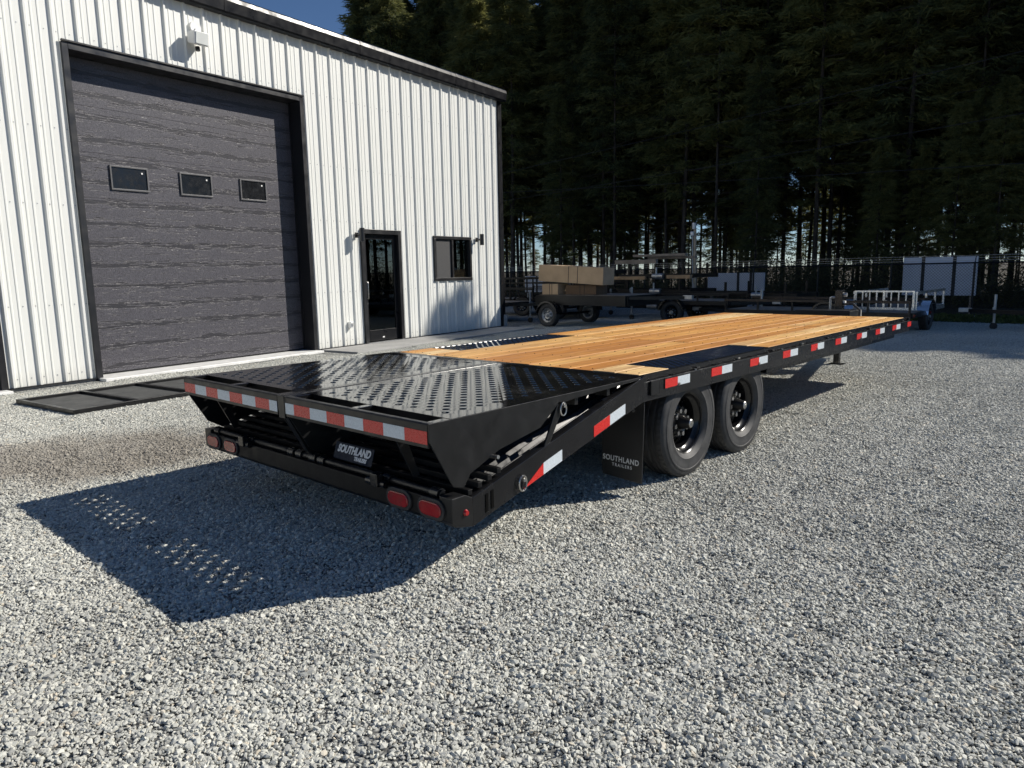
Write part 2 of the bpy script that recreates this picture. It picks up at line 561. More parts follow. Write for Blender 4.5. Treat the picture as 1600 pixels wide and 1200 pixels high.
def make_gravel():
    # clumps of real stones, scattered as instances by geometry nodes
    ico_v = []
    ph = (1 + 5 ** 0.5) / 2
    for a in (-1, 1):
        for b in (-ph, ph):
            ico_v += [(0, a, b), (a, b, 0), (b, 0, a)]
    ico_v = np.array(ico_v, float)
    ico_v /= np.linalg.norm(ico_v[0])
    from itertools import combinations
    el = min(np.linalg.norm(ico_v[0] - q) for q in ico_v[1:])
    faces = []
    for i, j, k in combinations(range(12), 3):
        if all(abs(np.linalg.norm(ico_v[a] - ico_v[b]) - el) < 1e-6 for a, b in ((i, j), (j, k), (i, k))):
            nrm = np.cross(ico_v[j] - ico_v[i], ico_v[k] - ico_v[i])
            faces.append((i, j, k) if nrm @ ico_v[i] > 0 else (i, k, j))
    faces = np.array(faces)
    col = bpy.data.collections.new('gravel_stones')
    R = 0.30
    for q in range(10):
        n = 1750
        ang = RNG.random(n) * 2 * np.pi
        rad = R * np.sqrt(RNG.random(n))
        size = np.clip(RNG.lognormal(math.log(0.0056), 0.34, n), 0.003, 0.0145)
        V = ico_v[None] * (1 + np.clip(RNG.normal(0, 0.27, (n, 12, 1)), -.5, .5))
        V = V * RNG.uniform(0.6, 1.4, (n, 1, 3)) * size[:, None, None]
        # random rotations
        Q = RNG.normal(size=(n, 4))
        Q /= np.linalg.norm(Q, axis=1)[:, None]
        w, x, y, z = Q.T
        Rm = np.stack([np.stack([1 - 2 * (y * y + z * z), 2 * (x * y - z * w), 2 * (x * z + y * w)], -1),
                       np.stack([2 * (x * y + z * w), 1 - 2 * (x * x + z * z), 2 * (y * z - x * w)], -1),
                       np.stack([2 * (x * z - y * w), 2 * (y * z + x * w), 1 - 2 * (x * x + y * y)], -1)], 1)
        V = np.einsum('nij,nkj->nki', Rm, V)
        V[:, :, 2] *= 0.8
        V[:, :, 0] += (rad * np.cos(ang))[:, None]
        V[:, :, 1] += (rad * np.sin(ang))[:, None]
        V[:, :, 2] += (size * 0.35 + RNG.random(n) * 0.006)[:, None]
        F = (faces[None] + (np.arange(n) * 12)[:, None, None]).reshape(-1, 3)
        me = bpy.data.meshes.new('stone_clump')
        me.vertices.add(n * 12)
        me.vertices.foreach_set('co', V.reshape(-1))
        me.loops.add(len(F) * 3)
        me.loops.foreach_set('vertex_index', F.reshape(-1).astype(np.int32))
        me.polygons.add(len(F))
        me.polygons.foreach_set('loop_start', np.arange(0, len(F) * 3, 3, dtype=np.int32))
        me.update(calc_edges=True)
        me.polygons.foreach_set('use_smooth', np.zeros(len(F), dtype=bool))
        at = me.attributes.new('shade', 'FLOAT', 'FACE')
        at.data.foreach_set('value', np.repeat(RNG.random(n), 20).astype(np.float32))
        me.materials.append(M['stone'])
        o = bpy.data.objects.new('stone_clump', me)
        col.objects.link(o)
    # points on a jittered grid
    step = 0.36
    pts = []
    xs = np.arange(-10.4, 7.0, step)
    ys = np.arange(-6.0, 17.0, step)
    for x in xs:
        for y in ys:
            px, py = x + random.uniform(-.07, .07), y + random.uniform(-.07, .07)
            # keep clear of the building and its apron
            dx, dy = px + 10.8304, py - 10.2325
            out = dx * math.cos(.1432) + dy * math.sin(.1432)
            s = dx * math.sin(.1432) - dy * math.cos(.1432)
            if out < 0.36 and s > -0.3: continue
            if out < 1.22 and -0.45 < s < 6.65: continue
            # outside the view wedge with a margin: skip
            az = math.atan2(px - CAM.x, py - CAM.y)
            if not (-1.75 < az < 0.25): continue
            pts.append((px, py, 0.0))
    me = bpy.data.meshes.new('loose_gravel')
    me.from_pydata(pts, [], [])
    o = bpy.data.objects.new('loose_gravel', me)
    COL.objects.link(o)
    ng = bpy.data.node_groups.new('scatter_gravel', 'GeometryNodeTree')
    ng.interface.new_socket('Geometry', in_out='INPUT', socket_type='NodeSocketGeometry')
    ng.interface.new_socket('Geometry', in_out='OUTPUT', socket_type='NodeSocketGeometry')
    N, L = ng.nodes, ng.links
    gi, go = N.new('NodeGroupInput'), N.new('NodeGroupOutput')
    mp = N.new('GeometryNodeMeshToPoints')
    ci = N.new('GeometryNodeCollectionInfo')
    ci.inputs['Collection'].default_value = col
    ci.inputs['Separate Children'].default_value = True
    ci.inputs['Reset Children'].default_value = True
    ip = N.new('GeometryNodeInstanceOnPoints')
    ip.inputs['Pick Instance'].default_value = True
    rv = N.new('FunctionNodeRandomValue')
    rv.data_type = 'FLOAT_VECTOR'
    rv.inputs[0].default_value = (0, 0, 0)
    rv.inputs[1].default_value = (0, 0, 6.2832)
    L.new(gi.outputs[0], mp.inputs[0])
    L.new(mp.outputs[0], ip.inputs['Points'])
    L.new(ci.outputs[0], ip.inputs['Instance'])
    L.new(rv.outputs[0], ip.inputs['Rotation'])
    L.new(ip.outputs[0], go.inputs[0])
    md = o.modifiers.new('scatter', 'NODES')
    md.node_group = ng
    tag(o, 'loose grey crushed gravel covering the whole yard', 'gravel', kind='stuff')


make_gravel()

# ------------------------------------------------------------------ building
BX, BY, BA = -10.8304, 10.2325, 0.1432
EAVE = 5.825
PITCH_R = 0.3352
OPEN = [(6.4588, 10.5262, 0.0, 4.704), (3.8955, 5.0578, 0.0, 2.401), (1.3338, 2.7302, 1.3186, 2.3279), (11.84, 15.9, 0.0, 4.704)]
S_END = 22.0


def make_building():
    B = tag(empty('metal_workshop', (BX, BY, 0), BA), 'white ribbed metal workshop with black trim, gutter and tall roller doorway', 'building')
    # local axes: x out of the wall, y = -s (s metres left of the corner)
    # ribbed cladding, one part for each sheet of three ribs
    nrib = int(S_END / PITCH_R)
    prof = []
    for k in range(nrib):
        s0 = k * PITCH_R
        prof += [(s0, 0.0), (s0 + 0.095, 0.0), (s0 + 0.103, 0.007), (s0 + 0.121, 0.007), (s0 + 0.129, 0.0),
                 (s0 + 0.185, 0.0), (s0 + 0.193, 0.007), (s0 + 0.211, 0.007), (s0 + 0.219, 0.0),
                 (s0 + 0.255, 0.0), (s0 + 0.274, 0.034), (s0 + 0.304, 0.034), (s0 + 0.323, 0.0)]
    edges = set(round(v, 4) for o_ in OPEN for v in o_[:2])
    S = sorted(set([round(p_[0], 4) for p_ in prof]) | edges)
    ps, pd = [p_[0] for p_ in prof], [p_[1] for p_ in prof]
    depth = lambda s: float(np.interp(s, ps, pd))
    per = 3 * PITCH_R
    groups = {}
    for a, b in zip(S[:-1], S[1:]):
        mid = (a + b) / 2
        spans = [(0.05, EAVE)]
        for (o0, o1, z0, z1) in OPEN:
            if o0 < mid < o1:
                new = []
                for (u, w) in spans:
                    if z0 > u: new.append((u, min(w, z0)))
                    if z1 < w: new.append((max(u, z1), w))
                spans = new
        mb = groups.setdefault(int(mid / per), MB())
        for (u, w) in spans:
            da, db = depth(a), depth(b)
            mb.add([(da, -a, u), (da, -a, w), (db, -b, w), (db, -b, u)], [(0, 1, 2, 3)])
    for k in sorted(groups):
        mb = groups[k]
        # thickness: a liner just behind
        mb.build('wall_panel', M['white_metal'], B)
    # screws on the sheets
    sc = MB()
    for k in range(0, int(12 / PITCH_R)):
        for zz in (0.16, 1.15, 2.55, 3.6, 4.9):
            for ds in (0.06, 0.236):
                s = k * PITCH_R + ds
                if any(o_[0] - .03 < s < o_[1] + .03 and o_[2] <= zz <= o_[3] for o_ in OPEN): continue
                sc.box(0.001, 0.006, -s - .006, -s + .006, zz - .006, zz + .006)
    tag(sc.build('screw', M['galv'], B), kind='stuff')
    # inner wall lining behind the cladding, with the openings
    lin = MB()
    S2 = sorted(edges | {0.02, S_END})
    for a, b in zip(S2[:-1], S2[1:]):
        mid = (a + b) / 2
        spans = [(0.0, EAVE - 0.02)]
        for (o0, o1, z0, z1) in OPEN:
            if o0 < mid < o1:
                spans = [q for q in ((0.0, z0), (z1, EAVE - 0.02)) if q[1] - q[0] > 0.01]
        for (u, w) in spans:
            lin.box(-0.24, -0.03, -b, -a, u, w)
    lin.build('wall_lining', M['interior'], B)
    sh = MB()
    sh.box(-14.0, -0.25, -0.22, -0.02, 0, EAVE - 0.02)
    sh.build('end_wall', M['white_metal'], B)
    MB().box(-14.2, -14.0, -S_END, -0.02, 0, EAVE - 0.02).build('back_wall', M['interior'], B)
    MB().box(-14.0, -0.25, -S_END, -S_END + .2, 0, EAVE - 0.02).build('end_wall', M['white_metal'], B)
    MB().prism([(-14.3, EAVE + 0.55), (0.05, EAVE + 0.03), (0.05, EAVE + 0.09), (-14.3, EAVE + 0.62)], 'y', -S_END - .1, 0.12).build('roof', M['charcoal'], B)
    MB().box(-14, -0.25, -S_END + .3, -0.3, 0.0, 0.03).build('floor_slab', M['concrete'], B)
    # gutter: rounded eave trim
    gp = [(0.0, EAVE - 0.02), (0.15, EAVE - 0.02), (0.175, EAVE + 0.005), (0.19, EAVE + 0.17), (0.175, EAVE + 0.235), (0.13, EAVE + 0.27), (0.0, EAVE + 0.275)]
    MB().prism(gp, 'y', -S_END, 0.155).build('gutter', M['charcoal'], B, bevel=0.008)
    for k in range(5):
        MB().prism([(0.0, EAVE - 0.024), (0.154, EAVE - 0.024), (0.18, EAVE), (0.195, EAVE + 0.172), (0.179, EAVE + 0.240), (0.132, EAVE + 0.275), (0.0, EAVE + 0.280)], 'y', -1.9 - 3.05 * k - .03, -1.9 - 3.05 * k + .03).build('gutter_joint', M['charcoal'], B)
    # corner trim + downspout on a concrete foot
    MB().box(-0.1, 0.045, -0.055, 0.02, 0.05, EAVE - 0.025).build('corner_trim', M['charcoal'], B, bevel=0.004)
    d = MB()
    d.box(-0.09, 0.03, 0.03, 0.125, 0.34, EAVE - 0.03)
    d.build('downspout', M['charcoal'], B, bevel=0.01)
    MB().box(-0.14, 0.07, 0.025, 0.16, 0.0, 0.34).build('downspout_foot', M['concrete'], B, bevel=0.01)
    # base flashing + footing
    for (a, b) in ((0, 3.87), (5.08, 6.38), (10.60, 11.75)):
        MB().box(0.002, 0.038, -b, -a, 0.03, 0.052).build('base_flashing', M['black_trim'], B)
        MB().box(-0.2, -0.004, -b, -a, -0.05, 0.048).build('footing', M['concrete'], B)
    # eave shadow trim under the gutter
    # garage openings
    for gi, (o0, o1, z0, z1) in enumerate((OPEN[0], OPEN[3])):
        T = 0.075
        fr = empty('garage_doorway', (0, 0, 0), 0, B)
        MB().box(-0.231, 0.05, -o0 - .012, -o0 + T, 0.0, z1 + T).build('door_jamb', M['black_trim'], fr, bevel=0.004)
        MB().box(-0.231, 0.05, -o1 - T, -o1 + .012, 0.0, z1 + T).build('door_jamb', M['black_trim'], fr, bevel=0.004)
        MB().box(-0.231, 0.052, -o1 + .012, -o0 - .012, z1 - .012, z1 + T + .003).build('door_header', M['black_trim'], fr, bevel=0.004)
        MB().box(0.03, 0.075, -o1 - T, -o0 + T, z1 + T + .004, z1 + T + .03).build('drip_cap', M['black_trim'], fr, bevel=0.003)
        # stop behind the header
        MB().box(-0.262, -0.232, -o1 - T, -o1 + .09, 0.0, z1).build('door_stop', M['black_trim'], fr)
        MB().box(-0.262, -0.232, -o0 - .03, -o0 + T, 0.0, z1).build('door_stop', M['black_trim'], fr)
        nsec = 7
        hs = (z1 - 0.02 - 0.07) / nsec
        for k in range(nsec):
            zb = 0.07 + k * hs
            p_ = MB().box(-0.315, -0.27, -o1 - .02, -o0 + .02, zb + .001, zb + hs - .001).build('door_section', M['garage'], fr, bevel=0.002, seg=1)
        MB().box(-0.34, -0.305, -o1 - .01, -o0 + .01, 0.035, 0.072).build('bottom_seal', M['black_trim'], fr)
        # sill
        MB().box(-0.30, 0.24, -o1 - .05, -o0 + .05, -0.03, 0.042).build('door_sill', M['white_plastic'], fr, bevel=0.006)
        if gi == 0:
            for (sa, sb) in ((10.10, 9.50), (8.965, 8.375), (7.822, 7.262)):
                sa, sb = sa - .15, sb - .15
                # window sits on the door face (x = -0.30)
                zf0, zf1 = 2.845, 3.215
                f = MB()
                f.box(-0.28, -0.245, -sa, -sb, zf1 - .026, zf1)
                f.box(-0.28, -0.245, -sa, -sb, zf0, zf0 + .026)
                f.box(-0.28, -0.2455, -sa, -sa + .026, zf0 + .026, zf1 - .026)
                f.box(-0.28, -0.2455, -sb - .026, -sb, zf0 + .026, zf1 - .026)
                f.build('window_frame', M['frame_grey'], fr, bevel=0.004)
                MB().box(-0.2615, -0.2555, -sb - .11, -sb - .085, zf1 - .10, zf1 - .075).build('pane_dot', M['white_plastic'], fr)  # small white square near the upper corner of each pane
                MB().box(-0.268, -0.262, -sa + .026, -sb - .026, zf0 + .026, zf1 - .026).build('window_pane', M['black_paint'], fr)
    # entry door
    o0, o1, z0, z1 = OPEN[1]
    E_ = empty('entry_door', (0, 0, 0), 0, B)
    fw_ = 0.075
    MB().box(-0.12, 0.05, -o0 - fw_, -o0 + .02, 0.03, z1 + .02).build('door_frame', M['black_trim'], E_, bevel=0.004)
    MB().box(-0.12, 0.05, -o1 - .02, -o1 + fw_, 0.03, z1 + .02).build('door_frame', M['black_trim'], E_, bevel=0.004)
    MB().box(-0.12, 0.052, -o1 + fw_, -o0 - fw_, z1 - fw_, z1 + .02).build('door_frame', M['black_trim'], E_, bevel=0.004)
    a, b = o0 + fw_ + .008, o1 - fw_ - .008
    zt = z1 - fw_ - .008
    for nm, q in (('door_stile', (-a - .09, -a, .07, zt)), ('door_stile', (-b, -b + .09, .07, zt)), ('door_rail', (-b + .09, -a - .09, zt - .10, zt)), ('door_rail', (-b + .09, -a - .09, .07, .30))):
        MB().box(-0.075, -0.03, q[0], q[1], q[2], q[3]).build(nm, M['charcoal'], E_, bevel=0.004)
    MB().box(-0.056, -0.049, -b + .09, -a - .09, .30, zt - .10).build('door_glass', M['glass'], E_)
    hb = MB()
    yb = -b + .045
    hb.tube([(-.03, yb, 0.98), (.025, yb, 0.98), (.03, yb, 1.0), (.03, yb, 1.30), (.025, yb, 1.32), (-.03, yb, 1.32)], 0.012, 8)
    hb.build('door_handle', M['steel'], E_, smooth=True)
    MB().box(-0.03, -0.018, yb - .02, yb + .02, .84, .90).build('door_lock', M['steel'], E_)
    MB().box(-0.03, -0.026, -(a + b) / 2 - .03, -(a + b) / 2 + .03, .12, .15).build('door_label', M['white_plastic'], E_)
    MB().box(-0.13, 0.09, -o1, -o0, 0.0, 0.045).build('threshold', M['galv'], E_)
    # slider window
    o0, o1, z0, z1 = OPEN[2]
    W = empty('slider_window', (0, 0, 0), 0, B)
    fwd = 0.05
    MB().box(-0.09, 0.045, -o1 - .02, -o0 + .02, z1 - fwd, z1 + .02).build('window_frame', M['black_trim'], W, bevel=0.004)
    MB().box(-0.09, 0.05, -o1 - .02, -o0 + .02, z0 - .02, z0 + fwd).build('window_frame', M['black_trim'], W, bevel=0.004)
    MB().box(-0.09, 0.044, -o1 - .02, -o1 + fwd, z0 + fwd, z1 - fwd).build('window_frame', M['black_trim'], W, bevel=0.004)
    MB().box(-0.09, 0.044, -o0 - fwd, -o0 + .02, z0 + fwd, z1 - fwd).build('window_frame', M['black_trim'], W, bevel=0.004)
    mid = (o0 + o1) / 2 + .02
    MB().box(-0.07, 0.03, -mid - .03, -mid + .03, z0 + fwd, z1 - fwd).build('window_mullion', M['black_trim'], W, bevel=0.003)
    MB().box(-0.012, -0.008, -o1 + fwd, -mid - .03, z0 + fwd, z1 - fwd).build('insect_screen', M['screen'], W)
    MB().box(-0.05, -0.044, -mid + .03, -o0 - fwd, z0 + fwd, z1 - fwd).build('window_pane', M['glass'], W)
    # apron in front of the door: two slabs
    for (a, b) in ((0.02, 3.1), (3.115, 6.30)):
        MB().box(0.045, 1.05, -b, -a, -0.04, 0.036).build('apron_slab', M['concrete'], B, bevel=0.008)
    # room seen through the glass: partition and a counter
    MB().box(-3.2, -3.1, -6.2, -0.3, 0.03, 3.0).build('partition', M['interior'], B)
    MB().box(-2.2, -1.7, -5.6, -2.8, 0.03, 1.05).build('counter', M['charcoal'], B)
    # outlet box
    return B


BLD = make_building()


def bpt(out, s, z):
    c, sn = math.cos(BA), math.sin(BA)
    return (BX + out * c + s * sn, BY + out * sn - s * c, z)


for s, zc, lab in ((5.20, 2.29, 'black up-down cylinder wall lamp left of the glass entry door'), (1.10, 2.29, 'black up-down cylinder wall lamp right of the slider window')):
    L_ = tag(empty('wall_lamp', bpt(0.035, s, zc), BA), lab, 'wall lamp', 'cylinder lamps on the workshop wall')
    MB().box(0.0, 0.02, -.045, .045, -.055, .055).build('back_plate', M['black_trim'], L_, bevel=0.004)
    MB().cyl((0.02, 0, 0), (0.12, 0, 0), 0.022).build('arm', M['black_trim'], L_, smooth=True)
    MB().cyl((0.17, 0, -.135), (0.17, 0, .135), 0.052, n=20).build('lamp_body', M['black_trim'], L_, smooth=True)

FL = tag(empty('flood_light', bpt(0.0, 8.55, 5.30), BA), 'white flood light with round base above the tall roller doorway', 'flood light')
MB().cyl((0.0, 0.05, .17), (0.055, 0.05, .17), 0.095, n=24).build('base_plate', M['white_plastic'], FL, smooth=True)
MB().tube([(.04, 0.05, .15), (.09, 0.03, .10), (.12, 0, .06)], 0.022, 8).build('knuckle', M['white_plastic'], FL, smooth=True)
hd = MB()
hd.prism([(0.06, -.10), (0.25, -.15), (0.28, .05), (0.09, .07)], 'y', -.13, .13)
hd.build('lamp_head', M['white_plastic'], FL, bevel=0.015)
MB().prism([(0.254, -.132), (0.262, -.132), (0.288, .038), (0.28, .038)], 'y', -.105, .105).build('lamp_lens', M['lamp_glass'], FL)
MB().cyl((0.13, 0, -.15), (0.14, 0, -.21), 0.035, n=14).build('motion_sensor', M['charcoal'], FL, smooth=True)

OB = tag(empty('outlet_box', bpt(0.0, 5.50, 0.47), BA), 'small white outdoor outlet box low on the wall left of the entry door', 'outlet box')
MB().box(0.0, 0.10, -.04, .04, -.065, .065).build('cover', M['white_plastic'], OB, bevel=0.012)
MB().box(0.10, 0.108, -.02, .02, -.03, .03).build('hinge_tab', M['galv'], OB)


# ------------------------------------------------------------------ wheels
def tyre_mesh(R, w, rr, n=56):
    """axis along +x, outer face at x = +w/2; treaded"""
    mb = MB()
    h = w / 2
    prof = [(rr, h * .72), (rr + .012, h * .86), (rr + .03, h * .92), (rr + .034, h * .955), (rr + .042, h * .955), (rr + .046, h * .945), (rr + (R - rr) * .45, h * 1.0), (rr + (R - rr) * .62, h * .995), (rr + (R - rr) * .64, h * 1.015), (rr + (R - rr) * .70, h * 1.01), (rr + (R - rr) * .72, h * .985), (R - .030, h * .95), (R - .012, h * .89),
            (R - .002, h * .80)]
    # circumferential grooves
    for gx in (.42, 0.0, -.42):
        prof += [(R, h * (gx + .13)), (R - .011, h * (gx + .10)), (R - .011, h * (gx - .10)), (R, h * (gx - .13))]
    prof += [(R, -h * .70), (R - .010, -h * .82), (R - .030, -h * .90), (rr + (R - rr) * .45, -h), (rr + .02, -h * .9), (rr, -h * .72)]
    mb.lathe(prof, (0, 0, 0), (1, 0, 0), n)
    # shoulder lugs
    for k in range(n):
        a0 = 2 * math.pi * (k + .12) / n
        a1 = 2 * math.pi * (k + .62) / n
        for sgn in (1, -1):
            for (xa, xb) in ((.58, .80),):
                vv = []
                for (a_, r_) in ((a0, R - .004), (a1, R - .004), (a1, R + .004), (a0, R + .004)):
                    for x_ in (xa * h * sgn, xb * h * sgn):
                        vv.append((x_, math.cos(a_) * r_ * (1 if abs(x_) < .7 * h else .985), math.sin(a_) * r_ * (1 if abs(x_) < .7 * h else .985)))
                mb.add(vv, [(0, 1, 3, 2), (2, 3, 5, 4), (4, 5, 7, 6), (6, 7, 1, 0), (0, 2, 4, 6), (1, 7, 5, 3)])
    me = mb.mesh('tyre')
    me.polygons.foreach_set('use_smooth', [True] * len(me.polygons))
    me.set_sharp_from_angle(angle=math.radians(35))
    me.materials.append(M['tyre'])
    return me


def rim_mesh(rr, w, dish, holes=8):
    mb = MB()
    h = w / 2
    # barrel from outer lip inwards, then the disc
    mb.lathe([(rr - .006, h * .66), (rr + .008, h * .76), (rr + .010, h * .68), (rr - .008, h * .60), (rr - .012, h * .45), (rr - .035, h * .30), (rr - .038, dish - .05), (rr - .02, -h * .7), (rr + .008, -h * .76)], (0, 0, 0), (1, 0, 0), 40)
    # disc with hand holes: ring of quads with gaps
    n = 40
    r_in, r_a, r_b, r_out = 0.055, rr * .50, rr * .70, rr - .036
    def ring(r, x):
        return [(x, math.cos(2 * math.pi * k / n) * r, math.sin(2 * math.pi * k / n) * r) for k in range(n)]
    rings = [ring(r_in, dish + .012), ring(rr * .40, dish + .012), ring(r_a, dish + .022), ring(r_b, dish - .004), ring(r_out, dish - .03)]
    vs_ = [p_ for q in rings for p_ in q]
    fs_ = []
    for i in range(4):
        for k in range(n):
            if i == 2 and (k * holes // n) != ((k + 1) * holes // n): pass
            elif i == 2 and (k % (n // holes)) in (1, 2): continue
            fs_.append((i * n + k, i * n + (k + 1) % n, (i + 1) * n + (k + 1) % n, (i + 1) * n + k))
    mb.add(vs_, fs_)
    me = mb.mesh('rim')
    me.polygons.foreach_set('use_smooth', [True] * len(me.polygons))
    me.set_sharp_from_angle(angle=math.radians(40))
    return me


def hub_mesh():
    mb = MB()
    mb.lathe([(0.0, .118), (.034, .118), (.038, .112), (.040, .08), (.048, .065), (.054, .02), (.075, .012), (.08, -.02)], (0, 0, 0), (1, 0, 0), 24)
    return mb.mesh('hub')


TYRE = tyre_mesh(0.395, 0.24, 0.225)
RIM = rim_mesh(0.225, 0.24, 0.0)
RIM.materials.append(M['black_paint'])
HUB = hub_mesh()
HUB.polygons.foreach_set('use_smooth', [True] * len(HUB.polygons))
HUB.set_sharp_from_angle(angle=math.radians(40))
HUB.materials.append(M['black_satin'])
_nut = MB().cyl((0, 0, 0), (.034, 0, 0), .020, .018, n=6)
NUT = _nut.mesh('lug_nut')
NUT.materials.append(M['steel'])
_cap = MB().lathe([(0.0, .1225), (.026, .1225), (.031, .1185), (.031, .117)], (0, 0, 0), (1, 0, 0), 20)
_cap.lathe([(0.0, .126), (.007, .126), (.0072, .122)], (0, 0, 0), (1, 0, 0), 10)
CAP = _cap.mesh('hub_cap')
CAP.materials.append(M['steel'])


def big_wheel(parent, loc, flip=False):
    w = empty('wheel', loc, math.pi if flip else 0, parent)
    r0 = random.uniform(0, 1)
    for nm, me in (('tyre', TYRE), ('rim', RIM), ('hub', HUB), ('hub_cap', CAP)):
        obj_from(nm, me, w, rot=(r0, 0, 0))
    for k in range(8):
        a = 2 * math.pi * k / 8 + r0
        obj_from('lug_nut', NUT, w, loc=(.012, math.cos(a) * .088, math.sin(a) * .088))
    return w


# ------------------------------------------------------------------ the flatbed trailer
H = 0.823
WID = 2.59
LEN = 6.32
RR = 1.81        # ramps reach back to y = -RR


def rail_z(y):   # top of the beavertail rail behind the hinge
    return 0.815 + 0.262 * y


def make_trailer():
    T = tag(empty('flatbed_trailer', (-WID / 2, 2.2, 0)), 'long black flatbed trailer with orange plank deck and folded punched ramps', 'trailer')
    inv = Matrix.Translation((WID / 2, -2.2, 0))

    class P(MB):
        def build(self, *a, **k):
            self.v = [(x + WID / 2, y - 2.2, z) for x, y, z in self.v]
            return super().build(*a, **k)

    def L3(x, y, z): return (x + WID / 2, y - 2.2, z)
    bp = M['black_paint']
    # --- planks
    x_in, npl = -0.062, 13
    pw = (WID - 2 * 0.062) / npl
    for k in range(npl):
        x1 = x_in - k * pw
        x0 = x1 - pw
        cut = k < 2 or k >= npl - 2
        if cut:
            segs = [(0.052, 0.43), (2.09, LEN - .05)]
        else:
            j = random.choice((None, None, 2.09, 3.6, 4.4))
            segs = [(0.052, LEN - .05)] if j is None else [(0.052, j), (j + .002, LEN - .05)]
        for (ya, yb) in segs:
            dz = random.uniform(-.0022, .0022)
            c = P()
            c.box(x0 + .0022, x1 - .0022, ya, yb, H - .042 + dz, H + dz)
            c.build('plank', M['wood'], T, bevel=0.003, seg=1)
    # plank screws, rows over the cross members
    s_ = P()
    for k in range(npl):
        xc = x_in - (k + .5) * pw
        cut = k < 2 or k >= npl - 2
        for q in range(13):
            y = 0.12 + q * .49
            if y > LEN - .1 or (cut and .43 < y < 2.09): continue
            for dx in (-.05, .05):
                s_.cyl((xc + dx, y + random.uniform(-.012, .012), H - .01), (xc + dx, y, H + .0026), .0045, n=6)
    tag(s_.build('deck_screw', M['black_satin'], T), kind='stuff')
    # --- side rails with rub rail lip, stake pockets
    for sg in (0, 1):
        X = lambda x: x if sg == 0 else -WID - x
        r = P()
        r.prism([(X(0), .655), (X(0), .782), (X(-.004), .786), (X(-.058), .786), (X(-.058), .774), (X(-.012), .774), (X(-.012), .668), (X(-.06), .668), (X(-.06), .655)], 'y', 0.0, LEN)
        r.build('side_rail', bp, T, bevel=0.002)
        lip = P()
        lip.prism([(X(-.030), .7865), (X(-.030), .8225), (X(-.058), .8225), (X(-.058), .7865)], 'y', 0.0, LEN)
        lip.build('deck_edge_angle', bp, T, bevel=0.003)
        for k in range(21):
            y = .1 + k * .31
            if y < LEN - .05:
                P().cyl((X(-.016), y, .7865), (X(-.016), y, .794), .009, n=8).build('rivet', M['steel'] if k % 5 == 2 else M['black_satin'], T)
        low = P()
        low.prism([(X(-.16), .56), (X(-.16), .655), (X(-.22), .655), (X(-.22), .56)], 'y', 2.3, LEN - .05)
        low.build('lower_beam', bp, T, bevel=0.003)
        for k in range(11):
            y = 0.13 + k * .62
            if y > LEN - .1: break
            pk = P()
            pk.box(X(.001), X(.0155), y - .055, y - .047, .69, .785)
            pk.box(X(.001), X(.0155), y + .047, y + .055, .69, .785)
            pk.box(X(.012), X(.0155), y - .047, y + .047, .69, .785)
            if k == 0: pk.build('stake_pocket', M['black_satin'], T, bevel=0.002)
        for k in range(5):
            bt = P().cyl((X(0.0), .45 + k * 1.3, .72), (X(.012), .45 + k * 1.3, .72), .011, n=6)
            bt.build('bolt', M['steel'], T)
        # clearance markers and tie-down spools along the lip
        for k in range(9):
            y = .75 + k * .66
            sp = P().cyl((X(-.016), y - .02, .797), (X(-.016), y + .02, .797), .008, n=8)
            sp.build('tie_down', M['steel'] if k % 2 else M['black_satin'], T, smooth=True)
    # reflective tape along the right rail
    for k in range(10):
        y = .273 + k * .6585
        yb = min(y + .335, LEN - .003)
        c = P().box(.0005, .0022, y, y + .165, .711, .772)
        c.build('reflector_tape', M['tape_red'], T)
        if yb > y + .17:
            P().box(.0005, .0022, y + .166, yb, .711, .772).build('reflector_tape', M['tape_white'], T)
    P().box(.0, .006, .262, .268, .708, .783).build('tape_edge', M['black_satin'], T)
    # rear header between ramps and planks, front header
    P().prism([(-.012, .70), (-.012, .812), (.0, .822), (.05, .822), (.05, .70)], 'x', -.001, -WID + .001).build('rear_header', bp, T, bevel=0.003)
    P().box(-.001, -WID + .001, LEN - .05, LEN, .66, .8235).build('front_header', bp, T, bevel=0.003)
    # fender plates with raised tread bars
    for sg in (0, 1):
        X = lambda x: x if sg == 0 else -WID - x
        p_ = P().box(X(-.031), X(-.062 - 2 * pw + .002), .432, 2.088, .800, .8195).build('fender_plate', M['ramp'], T, bevel=0.002)
        tb = P()
        for k in range(46):
            y = .452 + k * .0355
            for c in range(5):
                xa = -.05 - c * .078 - (.039 if k % 2 else 0)
                xb = xa - .052
                if xb < -.062 - 2 * pw + .006: continue
                tb.prism([(y, .8197), (y + .006, .8225), (y + .012, .8197)], 'x', X(xa), X(xb))
        tag(tb.build('tread_bar', M['ramp'], p_), kind='stuff')
        tb2 = p_.children[0]
        # fender box below the plate, inside the wheel arch
        f = P()
        f.box(X(-.44), X(-.455), .1, 2.0, .45, .80)
        f.build('wheel_well', M['black_satin'], T)
    # main beams, cross members
    for x in (-.80, -WID + .80):
        b = P()
        b.box(x - .05, x + .05, .0, LEN, .66, .672)
        b.box(x - .006, x + .006, .0, LEN, .432, .66)
        b.box(x - .05, x + .05, .0, LEN, .42, .432)
        b.build('main_beam', bp, T)
        ang = [( -.02, .42), (.0, .66), (-1.5, .30), (-1.5, .22)]
        P().prism([(-.001, .42), (-.001, .66), (-1.5, .345), (-1.5, .27)], 'x', x - .04, x + .04).build('tail_beam', bp, T)
    for k in range(16):
        y = .03 + k * .41
        P().box(-.012, -WID + .012, y, y + .05, .70, .779).build('cross_member', M['black_satin'], T)
